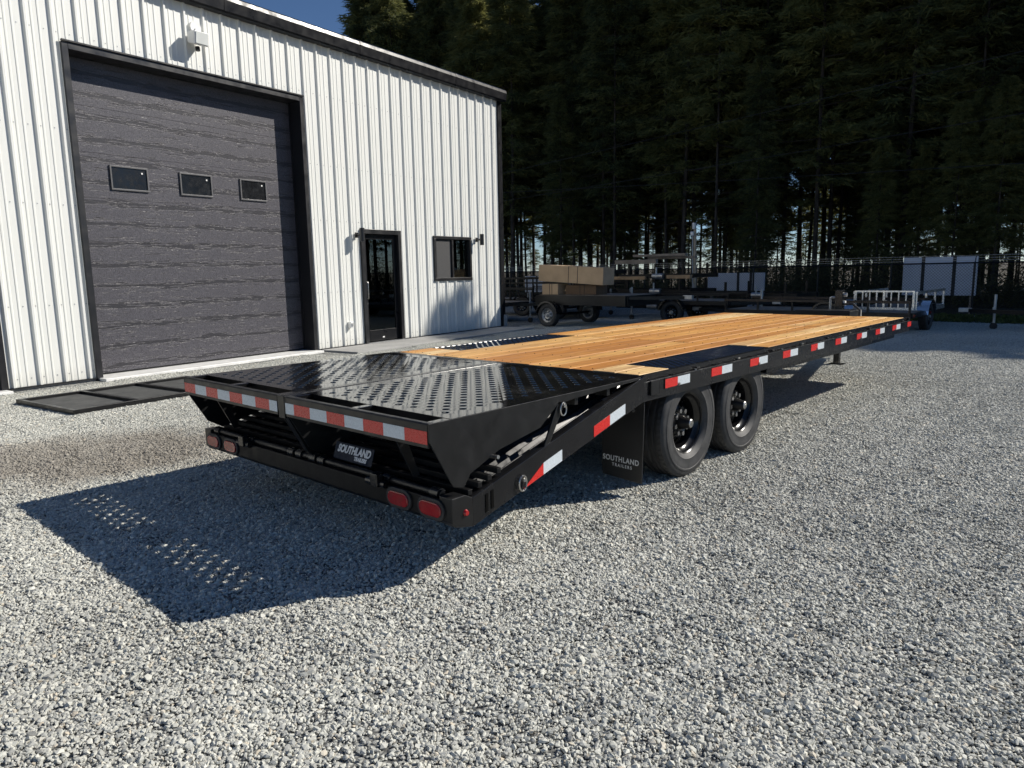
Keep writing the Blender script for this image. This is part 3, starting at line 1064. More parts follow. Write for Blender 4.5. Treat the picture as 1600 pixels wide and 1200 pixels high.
    # axles, springs and wheels
    for y in (.71, 1.60):
        P().cyl((-.25, y, .391), (-WID + .25, y, .391), .055, n=14).build('axle', M['black_satin'], T, smooth=True)
        for sg in (0, 1):
            xx = -.035 - .12 if sg == 0 else -WID + .035 + .12
            big_wheel(T, L3(xx, y, .391), sg == 1)
    for sg in (0, 1):
        X = lambda x: x if sg == 0 else -WID - x
        for y in (.71, 1.60):
            lf = P()
            for k in range(4):
                dl = .40 - k * .08
                lf.prism([(y - dl, .50 - k * .012), (y, .45 - k * .012), (y + dl, .50 - k * .012), (y + dl, .51 - k * .012), (y, .46 - k * .012), (y - dl, .51 - k * .012)], 'x', X(-.56), X(-.62))
            lf.build('leaf_spring', M['black_satin'], T)
        # mud flap
        mf = P()
        mf.prism([(X(-.02), .70), (X(-.02), .60), (X(-.035), .092), (X(-.350), .112), (X(-.36), .70)], 'y', .048, .058)
        fo = mf.build('mud_flap', M['flap'], T, bevel=0.002)
        mid = (X(-.02) + X(-.36)) / 2
        if sg == 0:
            text_part('SOUTHLAND', 'lettering', M['lettering'], fo, .052, L3(mid - .01, .0465, .232), (math.radians(90), math.radians(1.5), 0), bold=.001, spacing=1.12, extrude=.0008, xs=.86)
            text_part('TRAILERS', 'lettering', M['lettering'], fo, .030, L3(mid + .00, .0465, .190), (math.radians(90), math.radians(1.5), 0), bold=.0006, spacing=1.55, extrude=.0008, xs=.86)
        for zz in (.585,):
            for xx in (-.1, -.28):
                P().cyl((X(xx), .048, zz), (X(xx), .040, zz), .012, n=8).build('flap_bolt', M['steel'], T)
    # --- beavertail
    for sg in (0, 1):
        X = lambda x: x if sg == 0 else -WID - x
        e = 1.55
        r = P()
        r.prism([(.0, .818), (-e, rail_z(-e) ), (-e, rail_z(-e) - .15), (-.0, .655)], 'x', X(0), X(-.012))
        r.prism([(.0, .806), (-e, rail_z(-e) - .012), (-e, rail_z(-e) - .0005), (-.0, .8175)], 'x', X(-.012), X(-.062))
        r.build('beavertail_rail', bp, T, bevel=0.003)
        # bars of the beavertail floor, running down the slope
        # peaked angle bars running down the slope
        for k in range(6):
            xa = -.066 - k * .052
            b = MB()
            ends = []
            for y in (-.03, -e + .02):
                z = rail_z(y) - .05
                ends.append([(X(xa), y, z), (X(xa - .024), y, z + .033), (X(xa - .030), y, z + .033), (X(xa - .030), y, z)])
            vs_ = [(q[0] + WID / 2, q[1] - 2.2, q[2]) for r_ in ends for q in r_]
            fs_ = [(i, (i + 1) % 4, (i + 1) % 4 + 4, i + 4) for i in range(4)] + [(3, 2, 1, 0), (4, 5, 6, 7)]
            if sg == 0: fs_ = [f_[::-1] for f_ in fs_]
            b.add(vs_, fs_).build('tail_bar', M['bar_gloss'], T)
        for k in range(5):
            y = -.3 - k * .28
            z = rail_z(y)
            P().prism([(y, z - .047), (y + .04, z - .036), (y + .04, z - .08), (y, z - .09)], 'x', X(-.062), X(-.5)).build('tail_cross_bar', M['black_satin'], T)
    for k in range(6):
        y = -.12 - k * .25
        z = rail_z(y)
        P().prism([(y, z - .06), (y + .05, z - .047), (y + .05, z - .12), (y, z - .13)], 'x', -.5, -WID + .5).build('tail_cross_member', M['black_satin'], T)
    tp = P()
    tp.prism([(-.05, .745), (-1.54, rail_z(-1.54) - .062), (-1.54, rail_z(-1.54) - .068), (-.05, .739)], 'x', -.064, -WID + .064)
    tp.build('tail_floor', bp, T)
    P().box(-.09, -WID + .09, -1.555, -1.545, .30, rail_z(-1.54) - .05).build('tail_shade_panel', M['void'], T)  # added black sheet that stops light coming through below the tail
    # tape on the sloping right rail: red/white pairs
    def slope_tape(ya, yb, m, tip=False):
        za, zb = rail_z(ya), rail_z(yb)
        lo, hi = .148, .083
        poly = [(ya, za - lo), (yb, zb - lo), (yb, zb - hi), (ya, za - hi)]
        if tip: poly = [(ya, za - lo), (yb, zb - lo), (yb, zb - hi)]
        P().prism(poly, 'x', .0005, .0022).build('reflector_tape', m, T)
    slope_tape(-1.17, -1.005, M['tape_red'], True)
    slope_tape(-1.004, -.84, M['tape_white'])
    slope_tape(-.536, -.372, M['tape_red'])
    slope_tape(-.371, -.205, M['tape_white'])
    # bumper with lights
    bm = P()
    prof = [(-1.69, .435), (-1.69, .312), (-1.665, .285), (-1.56, .262), (-1.55, .262), (-1.55, .41), (-1.60, .435)]
    bm.prism([(-1.69, .412), (-1.69, .312), (-1.67, .290), (-1.62, .290), (-1.62, .412)], 'x', -.09, -WID + .09)
    bo = bm.build('bumper', M['black_shaded'], T, bevel=0.004)
    for sg in (0, 1):
        X = lambda x: x if sg == 0 else -WID - x
        eb = P().prism(prof, 'x', X(.002), X(-.088))
        eb.build('bumper_end', M['black_satin'], T, bevel=0.004)
        mk = P().cyl((X(.002), -1.60, .345), (X(.014), -1.60, .345), .017, .012, n=14)
        mk.build('marker_light', M['lens_red'], T, smooth=True)
        for xc in (-.143, -.392):
            xc = X(xc)
            def stad(w, h, n=10):
                pts = []
                for k in range(n + 1):
                    t_ = -math.pi / 2 + math.pi * k / n
                    pts.append((xc + w / 2 - h / 2 + math.cos(t_) * h / 2, .362 + math.sin(t_) * h / 2))
                for k in range(n + 1):
                    t_ = math.pi / 2 + math.pi * k / n
                    pts.append((xc - w / 2 + h / 2 + math.cos(t_) * h / 2, .362 + math.sin(t_) * h / 2))
                return pts
            bz = P().prism(stad(.200, .108), 'y', -1.688, -1.702).build('light_bezel', M['rubber'], T, bevel=0.003)
            P().prism(stad(.162, .072), 'y', -1.700, -1.709).build('tail_light', M['lens_red'], T, bevel=0.004)
    # hinge tube with knuckles above the bumper
    ht = P().cyl((-.1, -1.655, .432), (-WID + .1, -1.655, .432), .019, n=10)
    ht.build('hinge_tube', M['black_satin'], T, smooth=True)
    for xc in (-.14, -.52, -.60, -1.13, -1.22, -1.37, -1.46, -1.95, -2.03, -2.43):
        P().cyl((xc - .03, -1.655, .432), (xc + .03, -1.655, .432), .030, n=12).build('hinge_knuckle', M['black_paint'], T, smooth=True)
    for xc in (-.56, -1.99):
        kb = P()
        kb.cyl((xc - .09, -1.70, .415), (xc + .07, -1.70, .415), .020, n=10)
        kb.build('ramp_lock_pin', bp, T, smooth=True)
        P().box(xc - .03, xc + .03, -1.73, -1.69, .40, .47).build('ramp_lock_bracket', bp, T, bevel=0.004)
    # latch hardware on the right rail
    for (y, z) in ((-1.19, .40),):
        rg = P()
        pts = [(.012 + .004, y + math.cos(t_) * .030, z + math.sin(t_) * .042) for t_ in np.linspace(0, 2 * math.pi, 17)]
        rg.tube(pts, .0045, 6)
        rg.cyl((0, y, z + .02), (.03, y, z + .02), .011, n=8)
        rg.build('lynch_pin', M['steel'], T, smooth=True)
    rg = P()
    y, z = -.83, .742
    rg.tube([(.006, y + math.cos(t_) * .026, z + math.sin(t_) * .036) for t_ in np.linspace(0, 2 * math.pi, 17)], .0045, 6)
    rg.cyl((-.03, y, z + .02), (.02, y, z + .02), .012, n=8)
    rg.build('lynch_pin', M['steel'], T, smooth=True)
    P().prism([(-1.02, .50), (-.985, .50), (-.80, .775), (-.86, .79)], 'x', -.004, -.016).build('latch_arm', M['black_satin'], T, bevel=0.003)
    for y in (-1.46, -1.42):
        P().prism([(y, rail_z(y) - .03), (y + .018, rail_z(y) - .026), (y + .018, rail_z(y) - .12), (y, rail_z(y) - .125)], 'x', .0, .004).build('rail_slot', M['void'], T)  # slot painted as a near-black plate, its inner shade put into the colour
    P().cyl((-.03, -1.40, .585), (.04, -1.40, .59), .011, n=8).build('ramp_stop_pin', M['steel'], T, smooth=True)

    # --- ramps
    def ramp(xr, xl, idx):
        Rp = empty('ramp', L3((xr + xl) / 2, -.9, 0), 0, T)
        ox, oy = (xr + xl) / 2, -.9

        class Q(MB):
            def build(self, *a, **k):
                self.v = [(x - ox, y - oy, z) for x, y, z in self.v]
                return super().build(*a, **k)
        yr, yf = -RR, -.02
        ys0 = -1.668                                 # rear end of the punched sheet
        # punched sheet: diamonds round each hole, folded rims
        t = Q()
        p_ = .122
        ncol = 9
        hx = p_ / 2
        x0 = (xr + xl) / 2 - (ncol * p_) / 2
        x1 = x0 + ncol * p_
        nrow = 25
        hy = (yf - .03 - ys0 - .06) / (nrow + 1)
        y0 = ys0 + .03
        y1 = y0 + (nrow + 1) * hy
        zt = H
        n8 = 6
        rh, rl = .0255, .030
        def diamond(cx, cy):
            base = [(cx + hx, cy), (cx, cy + hy), (cx - hx, cy), (cx, cy - hy)]
            outer = []
            # points on the diamond outline at the hole's angles
            for k in range(n8 * 2):
                a = math.pi * k / n8
                ca, sa = math.cos(a), math.sin(a)
                r_ = 1 / (abs(ca) / hx + abs(sa) / hy)
                outer.append((cx + ca * r_, cy + sa * r_))
            n = n8 * 2
            rings = [[(x, y, zt) for x, y in outer],
                     [(cx + math.cos(math.pi * k / n8) * rl, cy + math.sin(math.pi * k / n8) * rl, zt + .0005) for k in range(n)],
                     [(cx + math.cos(math.pi * k / n8) * (rh + .001), cy + math.sin(math.pi * k / n8) * (rh + .001), zt + .0022) for k in range(n)],
                     [(cx + math.cos(math.pi * k / n8) * rh, cy + math.sin(math.pi * k / n8) * rh, zt - .004) for k in range(n)]]
            vs_ = [q for r_ in rings for q in r_]
            fs_ = [(i * n + k, i * n + (k + 1) % n, (i + 1) * n + (k + 1) % n, (i + 1) * n + k) for i in range(3) for k in range(n)]
            t.add(vs_, fs_)
        rl, rh = .0205, .0172
        for r_ in range(nrow):
            cy = y0 + (r_ + 1) * hy
            if r_ % 2 == 0:
                for c in range(ncol): diamond(x0 + (c + .5) * p_, cy)
            else:
                for c in range(1, ncol): diamond(x0 + c * p_, cy)
                # half diamonds at the sides
                t.add([(x0, cy - hy, zt), (x0 + hx, cy, zt), (x0, cy + hy, zt)], [(0, 1, 2)])
                t.add([(x1, cy - hy, zt), (x1, cy + hy, zt), (x1 - hx, cy, zt)], [(0, 1, 2)])
        for c in range(ncol + 1):                     # half diamonds front and rear
            cx = x0 + c * p_
            a, b = max(cx - hx, x0), min(cx + hx, x1)
            t.add([(a, y0 + hy if a > x0 or c else y0 + hy, zt), (cx, y0, zt), (b, y0 + hy, zt)] if 0 < c < ncol else
                  ([(x0, y0, zt), (x0 + hx, y0 + hy, zt), (x0, y0 + hy, zt)] if c == 0 else [(x1, y0, zt), (x1, y0 + hy, zt), (x1 - hx, y0 + hy, zt)]), [(0, 1, 2)])
            if 0 < c < ncol:
                pass
        # simple strips: rear/front tongues between first-row diamonds and the border
        for c in range(ncol):
            xa, xb, xm = x0 + c * p_, x0 + (c + 1) * p_, x0 + (c + .5) * p_
            t.add([(xa, y0, zt), (xb, y0, zt), (xm, y0, zt)], [])
            # triangle under the first row (between corners at y0 + hy and y0)
            t.add([(xa, y0, zt), (xm, y0, zt), (xa, y0 + hy, zt)], [(0, 1, 2)] if False else [])
        # border strips
        B0, B1 = min(xr, xl) + .004, max(xr, xl) - .004
        t.add([(B0, ys0, zt), (x0, ys0, zt), (x0, yf, zt), (B0, yf, zt)], [(0, 1, 2, 3)])
        t.add([(x1, ys0, zt), (B1, ys0, zt), (B1, yf, zt), (x1, yf, zt)], [(0, 1, 2, 3)])
        t.add([(x0, ys0, zt), (x1, ys0, zt), (x1, y0, zt), (x0, y0, zt)], [(0, 1, 2, 3)])
        t.add([(x0, y1, zt), (x1, y1, zt), (x1, yf, zt), (x0, yf, zt)], [(0, 1, 2, 3)])
        for c in range(ncol + 1):                     # front row of half diamonds
            cx = x0 + c * p_
            if 0 < c < ncol:
                t.add([(cx - hx, y1 - hy, zt), (cx + hx, y1 - hy, zt), (cx, y1, zt)], [(0, 1, 2)])
                t.add([(cx - hx, y1 - hy, zt), (cx, y1, zt), (cx - hx, y1, zt)], [(0, 1, 2)])
                t.add([(cx + hx, y1 - hy, zt), (cx + hx, y1, zt), (cx, y1, zt)], [(0, 1, 2)])
                t.add([(cx - hx, y0 + hy, zt), (cx, y0, zt), (cx - hx, y0, zt)][::-1], [(0, 1, 2)])
                t.add([(cx + hx, y0 + hy, zt), (cx + hx, y0, zt), (cx, y0, zt)][::-1], [(0, 1, 2)])
            elif c == 0:
                t.add([(x0, y0, zt), (x0 + hx, y0, zt), (x0 + hx, y0 + hy, zt)], [(0, 1, 2)])
                t.add([(x0, y1 - hy, zt), (x0 + hx, y1 - hy, zt), (x0, y1, zt)], [(0, 1, 2)])
                t.add([(x0, y1, zt), (x0 + hx, y1 - hy, zt), (x0 + hx, y1, zt)], [(0, 1, 2)])
            else:
                t.add([(x1, y0, zt), (x1 - hx, y0 + hy, zt), (x1 - hx, y0, zt)], [(0, 1, 2)])
                t.add([(x1, y1 - hy, zt), (x1, y1, zt), (x1 - hx, y1 - hy, zt)], [(0, 1, 2)])
                t.add([(x1, y1, zt), (x1 - hx, y1, zt), (x1 - hx, y1 - hy, zt)], [(0, 1, 2)])
        t.build('punched_sheet', M['ramp'], Rp)
        hi_, lo_ = max(xr, xl), min(xr, xl)
        # rear beam with tape
        Q().prism([(yr, .703), (yr, .815), (yr + .006, .8225), (yr + .035, .8225), (yr + .035, .703)], 'x', lo_ + .012, hi_ - .012).build('rear_beam', M['black_satin'], Rp, bevel=0.003)
        nseg = 8
        xa, xb = lo_ + .012, hi_ - .014
        first_white = idx == 0
        w8 = (xb - xa) / 7.55
        cur = xb
        k = 0
        # right ramp ends in red at its outer edge, left ramp too
        if idx == 0:
            cur, k = xb, 0
            while cur > xa + .02:
                nx = max(cur - w8, xa)
                Q().box(nx + .0005, cur - .0005, yr - .0022, yr - .0005, .722, .785).build('reflector_tape', M['tape_red'] if k % 2 == 0 else M['tape_white'], Rp)
                cur, k = nx, k + 1
        else:
            cur, k = xa, 0
            while cur < xb - .02:
                nx = min(cur + w8, xb)
                Q().box(cur + .0005, nx - .0005, yr - .0022, yr - .0005, .722, .785).build('reflector_tape', M['tape_red'] if k % 2 == 0 else M['tape_white'], Rp)
                cur, k = nx, k + 1
        # tie bars across the open slots
        xm = (xr + xl) / 2
        for x in (lo_ + .03, xm, hi_ - .03):
            Q().box(x - .024, x + .024, yr + .035, ys0 + .02, .795, .8215).build('slot_bar', M['ramp'], Rp, bevel=0.002)
        # cross bars below the sheet
        for q in range(5):
            y = ys0 + .02 + q * .32
            zb = max(.60, rail_z(y) + .03)
            Q().box(lo_ + .02, hi_ - .02, y, y + .03, max(zb, .74), .8165).build('cross_bar', M['black_satin'], Rp)
        # side plates
        side = [(yr, .822), (yr, .735), (-1.668, .488), (-1.60, .470), (-1.555, .53), (-1.344, .61), (-1.02, .668), (-.87, .770), (-.70, .785), (-.02, .806), (-.02, .822)]
        closed = [(yr, .822), (yr, .735), (-1.668, .488), (-1.56, .425), (-.02, .80), (-.02, .822)]  # lower edge filled down to the rail so the underside stays dark
        for x in (hi_, lo_ + .010):
            Q().prism(side if (idx == 0 and x == hi_) else closed, 'x', x, x - .010).build('side_plate', M['black_satin'], Rp, bevel=0.002)
        # gussets seen under the tape beam
        for x in ((hi_ + xm) / 2 - .02 if idx == 0 else (lo_ + xm) / 2 + .02,):
            Q().prism([(yr + .05, .72), (-1.64, .475), (-1.60, .475), (yr + .09, .80)], 'x', x - .006, x + .006).build('gusset', M['black_satin'], Rp)
        # inner sloping under-panel of the ramp with bars
        for q in range(4):
            y = -1.56 + q * .07
            Q().box(lo_ + .015, hi_ - .015, y, y + .03, .415 + q * .022, .445 + q * .022).build('hinge_bar', M['black_shaded'], Rp, bevel=0.003)
        return Rp

    rA = ramp(-.004, -1.262, 0)
    rB = ramp(-1.328, -2.586, 1)
    # centre post between the ramps
    P().box(-1.266, -1.324, -1.795, -.02, .74, .8265).build('centre_bar', M['black_paint'], T, bevel=0.004)
    P().box(-1.262, -1.328, -1.812, -1.795, .69, .822).build('centre_stop', M['black_satin'], T, bevel=0.003)
    P().prism([(-1.79, .70), (-1.66, .45), (-1.60, .45), (-1.72, .70)], 'x', -1.275, -1.315).build('centre_post', M['black_satin'], T)
    # sticker with lettering under the right ramp
    sy, sz, sx = -1.615, .505, -.895
    st = P().prism([(sy - .012, sz - .050), (sy + .018, sz + .042), (sy + .022, sz + .042), (sy - .008, sz - .050)], 'x', sx - .18, sx + .18)
    so_ = st.build('sticker', M['sticker_blue'], T)
    tilt = math.radians(90 - 18)
    text_part('SOUTHLAND', 'lettering', M['lettering'], so_, .060, L3(sx + .005, sy + .0035, sz + .010), (tilt, 0, 0), shear=.25, bold=.0025, extrude=.001, xs=.85)
    text_part('TRAILERS', 'lettering', M['lettering'], so_, .030, L3(sx + .075, sy - .0085, sz - .028), (tilt, 0, 0), shear=.25, bold=.0015, extrude=.001, xs=.9)
    # tongue, coupler, jack
    for sgn in (-1, 1):
        P().prism([(-WID / 2 + sgn * .62, LEN - .5), (-WID / 2 + sgn * .62 + .08, LEN - .5), (-WID / 2 + sgn * .06 + .04, 8.35), (-WID / 2 + sgn * .06 - .04, 8.35)], 'z', .44, .60).build('tongue_beam', bp, T)
    P().box(-WID / 2 - .07, -WID / 2 + .07, 8.2, 8.55, .42, .62).build('coupler', bp, T, bevel=0.01)
    jx, jy = -WID / 2 + .05, 7.45
    J = P()
    J.box(jx - .055, jx + .055, jy - .055, jy + .055, .30, 1.13)
    jo = J.build('jack', bp, T, bevel=0.006)
    P().box(jx - .04, jx + .04, jy - .04, jy + .04, .02, .30).build('jack_leg', bp, T)
    P().box(jx - .10, jx + .10, jy - .10, jy + .10, .002, .02).build('jack_foot', bp, T)
    P().tube([(jx - .055, jy, 1.02), (jx - .12, jy, 1.02), (jx - .13, jy - .02, 1.02), (jx - .13, jy - .02, .80)], .016, 8).build('jack_handle', M['galv'], T, smooth=True)
    P().cyl((jx + .055, jy, 1.06), (jx + .10, jy, 1.06), .03, n=12).build('jack_gear', M['galv'], T, smooth=True)
    P().box(jx + .056, jx + .085, jy - .03, jy + .03, .90, .97).build('jack_plate', M['white_plastic'], T)
    P().tube([(jx + .06, jy - .03, .92), (jx + .22, jy - .1, .93), (jx + .36, jy - .2, .84), (jx + .42, jy - .4, .70)], .018, 8).build('breakaway_cable', M['rubber'], T, smooth=True)
    P().box(-WID / 2 - .35, -WID / 2 + .42, 6.75, 7.15, .60, .86).build('tongue_box', M['black_satin'], T, bevel=0.01)
    return T


make_trailer()

# ------------------------------------------------------------------ frame lying on the gravel
def make_ground_frame():
    o = tag(empty('ground_mat_frame', (-6.521, -1.388, 0.015), math.radians(8.0)), 'black steel frame with mesh infill lying flat on the gravel by the wall', 'steel frame')
    # local: y along the length, x to the left is negative
    w, bay, n, h = 1.40, .735, 3, .05
    L_ = n * bay
    for x in (0, -w):
        MB().box(x - .025, x + .025, -.025, L_ + .025, 0, h).build('frame_bar', M['black_satin'], o, bevel=0.003)
    for k in range(n + 1):
        MB().box(-w + .026, -.026, k * bay - .025, k * bay + .025, 0, h - .001).build('frame_bar', M['black_satin'], o, bevel=0.003)
    for k in range(n):
        MB().box(-w + .025, -.025, k * bay + .025, (k + 1) * bay - .025, .006, .014).build('infill_sheet', M['mat_sheet'], o)
    return o


make_ground_frame()

# ------------------------------------------------------------------ yard: fence, panels, pole, trailers
FY = 20.0


def make_fence():
    f = tag(empty('chain_link_fence', (-20, FY, 0)), 'black chain link fence with barbed wire strands along the back of the yard', 'fence')
    x0, x1 = -34.0, 9.0
    ox = -20
    def zt(x): return 1.43 + .06 * (x + 10) / 10
    k = 0
    x = x0
    while x < x1:
        z = 1.43 + .004 * (x + 10)
        MB().cyl((x - ox, 0, 0), (x - ox, 0, z + .02), .03, n=8).build('post', M['black_satin'], f, smooth=True)
        MB().tube([(x - ox, 0, z), (x - ox, .12, z + .22)], .014, 6).build('post_arm', M['black_satin'], f)
        x += 2.15
    MB().cyl((x0 - ox, 0, 1.40), (x1 - ox, 0, 1.51), .021, n=8).build('top_rail', M['black_satin'], f, smooth=True)
    for q in range(3):
        MB().cyl((x0 - ox, .03 + .04 * q, 1.47 + .07 * q), (x1 - ox, .03 + .04 * q, 1.58 + .07 * q), .005, n=4).build('barbed_wire', M['galv'], f)
    m = MB()
    pit = .085
    hgt = 1.42
    r = .0032
    n = int((x1 - x0) / pit)
    for i in range(-int(hgt / pit), n):
        for sgn in (1, -1):
            xa = x0 + i * pit
            p0 = Vector((xa - ox, 0.012 * sgn, .04))
            p1 = Vector((xa + hgt - ox, 0.012 * sgn, .04 + hgt))
            if sgn < 0: p0.x, p1.x = p1.x, p0.x
            if min(p0.x, p1.x) + ox < x0 or max(p0.x, p1.x) + ox > x1: continue
            m.cyl(p0, p1, r, n=3, caps=False)
    tag(m.build('chain_mesh', M['black_satin'], f), kind='stuff')


make_fence()

PL = [(-10.07, -7.96, .66, 1.28, 'low pale blue grey sheet panel behind the fence right of the pole', (.55, .77)),
      (-3.66, -1.74, .55, 1.665, 'large pale sheet panel with two black straps behind the right part of the fence', (.28, .70)),
      (-18.88, -16.9, .55, 1.25, 'pale blue sheet panel behind the trailer carrying cardboard boxes', (.35, .8))]
for (xa, xb, za, zb, lab, straps) in PL:
    p_ = tag(empty('sheet_panel', ((xa + xb) / 2, FY + .35, 0)), lab, 'panel', 'sheet panels behind the fence')
    w = xb - xa
    MB().box(-w / 2, w / 2, 0, .05, za, zb).build('sheet', M['panel_white'], p_, bevel=0.004)
    for t_ in straps:
        MB().box(-w / 2 + w * t_ - .045, -w / 2 + w * t_ + .045, -.012, -.002, za - .01, zb + .01).build('strap', M['rubber'], p_)
    for t_ in (.06, .94):
        MB().box(-w / 2 + w * t_ - .04, -w / 2 + w * t_ + .04, .05, .12, 0, zb - .05).build('leg', M['timber_grey'], p_)
# faint print on the first panel
PO = tag(empty('wooden_pole', (-10.12, FY - .5, 0)), 'slim tan wooden pole with a lamp head at its top by the stacked frames', 'pole')
MB().cyl((0, 0, 0), (-.04, 0, 2.85), .065, .05, n=12).build('shaft', M['pole_wood'], PO, smooth=True)
MB().cyl((-.05, -.07, .3), (-.09, -.07, 2.6), .016, n=8).build('conduit', M['galv'], PO, smooth=True)
MB().box(-.09, .0, -.12, .02, 2.82, 3.04).build('lamp_head', M['white_plastic'], PO, bevel=0.012)
MB().box(-.16, -.05, -.12, -.02, 2.60, 2.74).build('camera_head', M['white_plastic'], PO, bevel=0.012)
MB().tube([(-.04, -.08, .95), (.06, -.1, .6), (.25, -.12, .35), (.5, -.15, .12)], .012, 6).build('hanging_cord', M['galv'], PO, smooth=True)

# small wheel for yard trailers
STYRE = tyre_mesh(0.315, 0.19, 0.19, 36)
SRIM = rim_mesh(0.19, 0.19, 0.045, 8)
SRIM.materials.append(M['galv'])
SRIMB = rim_mesh(0.19, 0.19, 0.045, 8)
SRIMB.materials.append(M['black_paint'])
_sh = MB().lathe([(0, .10), (.03, .10), (.036, .09), (.038, .06), (.06, .055)], (0, 0, 0), (1, 0, 0), 16)
SHUB = _sh.mesh('hub')
SHUB.materials.append(M['galv'])


def small_wheel(parent, loc, flip, rim):
    w = empty('wheel', loc, math.pi if flip else 0, parent)
    obj_from('tyre', STYRE, w)
    obj_from('rim', rim, w)
    obj_from('hub', SHUB, w)
    return w


def yard_trailer(name, label, loc, rz, length, width, deck=.48, rail=0.0, posts=5, steel='black_satin', railm=None, fender='black_paint', tongue=1.1, gate=False, rim=None,
                 axle=0.5, depth=.11, mesh_side=False, jack=True, plate=False, group='trailers parked at the back of the yard'):
    """local +y is forward (tongue), x across"""
    t = tag(empty(name, loc, rz), label, 'trailer', group)
    m = M[steel]
    rm = M[railm or steel]
    hw, hl = width / 2, length / 2
    rim = rim or SRIMB
    for x in (-hw, hw):
        MB().box(x - .03, x + .03, -hl, hl, deck - depth, deck).build('frame_rail', m, t, bevel=0.004)
    for y in (-hl, hl):
        MB().box(-hw + .03, hw - .03, y - .03, y + .03, deck - depth, deck - .002).build('frame_rail', m, t, bevel=0.004)
    nb = max(5, int(width / .2))
    bw = (width - .07) / nb
    for k in range(nb):
        x = -hw + .035 + k * bw
        MB().box(x + .004, x + bw - .004, -hl + .03, hl - .03, deck - .035, deck + .004).build('plank', M['timber_grey'], t)
    if rail:
        for x in (-hw, hw):
            for k in range(posts):
                y = -hl + .03 + (length - .06) * k / (posts - 1)
                MB().box(x - .02, x + .02, y - .02, y + .02, deck, rail - .02).build('post', m, t)
            MB().box(x - .03, x + .03, -hl, hl, rail - .04, rail + .02).build('top_rail', rm, t, bevel=0.004)
            if mesh_side:
                for q in range(3):
                    z = deck + (rail - deck) * (q + 1) / 4
                    MB().box(x - .008, x + .008, -hl, hl, z - .012, z + .012).build('side_bar', m, t)
    ya = -hl + length * axle - (0.10 * length)
    for sg in (-1, 1):
        small_wheel(t, (sg * (hw + .13), ya, .315), sg < 0, rim)
        fe = MB()
        R_ = .375
        pts = [(math.cos(a), math.sin(a)) for a in np.linspace(math.radians(8), math.radians(172), 14)]
        for (c0, s0), (c1, s1) in zip(pts[:-1], pts[1:]):
            xa, xb = sg * (hw + .02), sg * (hw + .26)
            fe.add([(xa, ya + c0 * R_, .315 + s0 * R_), (xb, ya + c0 * R_, .315 + s0 * R_), (xb, ya + c1 * R_, .315 + s1 * R_), (xa, ya + c1 * R_, .315 + s1 * R_),
                    (xb, ya + c0 * (R_ - .04), .315 + s0 * (R_ - .04)), (xb, ya + c1 * (R_ - .04), .315 + s1 * (R_ - .04))], [(0, 1, 2, 3), (1, 4, 5, 2)])
        fe.build('fender', M[fender], t, smooth=True)
    MB().cyl((-hw - .1, ya, .315), (hw + .1, ya, .315), .03, n=10).build('axle', m, t, smooth=True)
    for sg in (-1, 1):
        MB().prism([(sg * (hw - .05) - .03, hl - .1), (sg * (hw - .05) + .03, hl - .1), (sg * .03 + .03, hl + tongue), (sg * .03 - .03, hl + tongue)], 'z', deck - .10, deck - .02).build('tongue_bar', m, t)
    MB().box(-.05, .05, hl + tongue - .05, hl + tongue + .2, deck - .10, deck).build('coupler', M['galv'], t, bevel=0.01)
    if jack:
        jy = hl + tongue * .72
        MB().cyl((.12, jy, .1), (.12, jy, deck + .30), .03, n=10).build('jack', M['galv'], t, smooth=True)
        MB().box(.03, .12, jy - .03, jy + .03, deck - .06, deck + .02).build('jack_bracket', M['galv'], t)
        MB().tube([(.12, jy, deck + .27), (.22, jy, deck + .27), (.22, jy, deck + .15)], .012, 6).build('jack_handle', M['galv'], t, smooth=True)
        MB().cyl((.09, jy, .075), (.15, jy, .075), .075, n=16).build('jack_wheel', M['rubber'], t, smooth=True)
    if gate:
        gm = M['aluminium']
        y = -hl - .04
        zt_ = deck + .40
        MB().box(-hw + .02, hw - .02, y - .02, y + .02, zt_ - .035, zt_).build('gate_rail', gm, t)
        MB().box(-hw + .02, hw - .02, y - .02, y + .02, deck - .08, deck + .02).build('gate_rail', gm, t)
        for k in range(9):
            x = -hw + .04 + (width - .08) * k / 8
            MB().box(x - (.022 if k % 4 == 0 else .012), x + (.022 if k % 4 == 0 else .012), y - .015, y + .015, deck + .02, zt_ - .035).build('gate_bar', gm, t)
    if plate:
        MB().box(-hw * .3 - .15, -hw * .3 + .15, -hl - .045, -hl - .035, deck - .10, deck + .0).build('number_plate', M['white_plastic'], t)
    for sg in (-1, 1):
        MB().box(sg * (hw - .12) - .05, sg * (hw - .12) + .05, -hl - .045, -hl - .031, deck - .09, deck - .03).build('tail_light', M['lens_red'], t)
    return t


# long rail trailer just beyond the tongue
yard_trailer('utility_trailer', 'black utility trailer with brown-lit top rail just beyond the deck of the flatbed', (-3.70, 13.0 + .8, 0), math.radians(90), 4.2, 1.6, .46, .70, 6, railm='lit_rail', jack=False)
# aluminium trailer with gate and polished fender
yard_trailer('aluminium_trailer', 'aluminium trailer with slatted tail gate and polished round fender', (-2.42, 15.35, 0), 0, 2.6, 1.3, .50, .86, 4, steel='aluminium', fender='polished', gate=True, axle=.24, jack=False)
# black trailer at the right edge
yard_trailer('equipment_trailer', 'low black trailer with upright silver jack at the right edge of the yard', (2.55, 15.2, 0), math.radians(90), 3.6, 1.5, .48, .75, 5, steel='black_satin', mesh_side=True, plate=True, tongue=1.7)
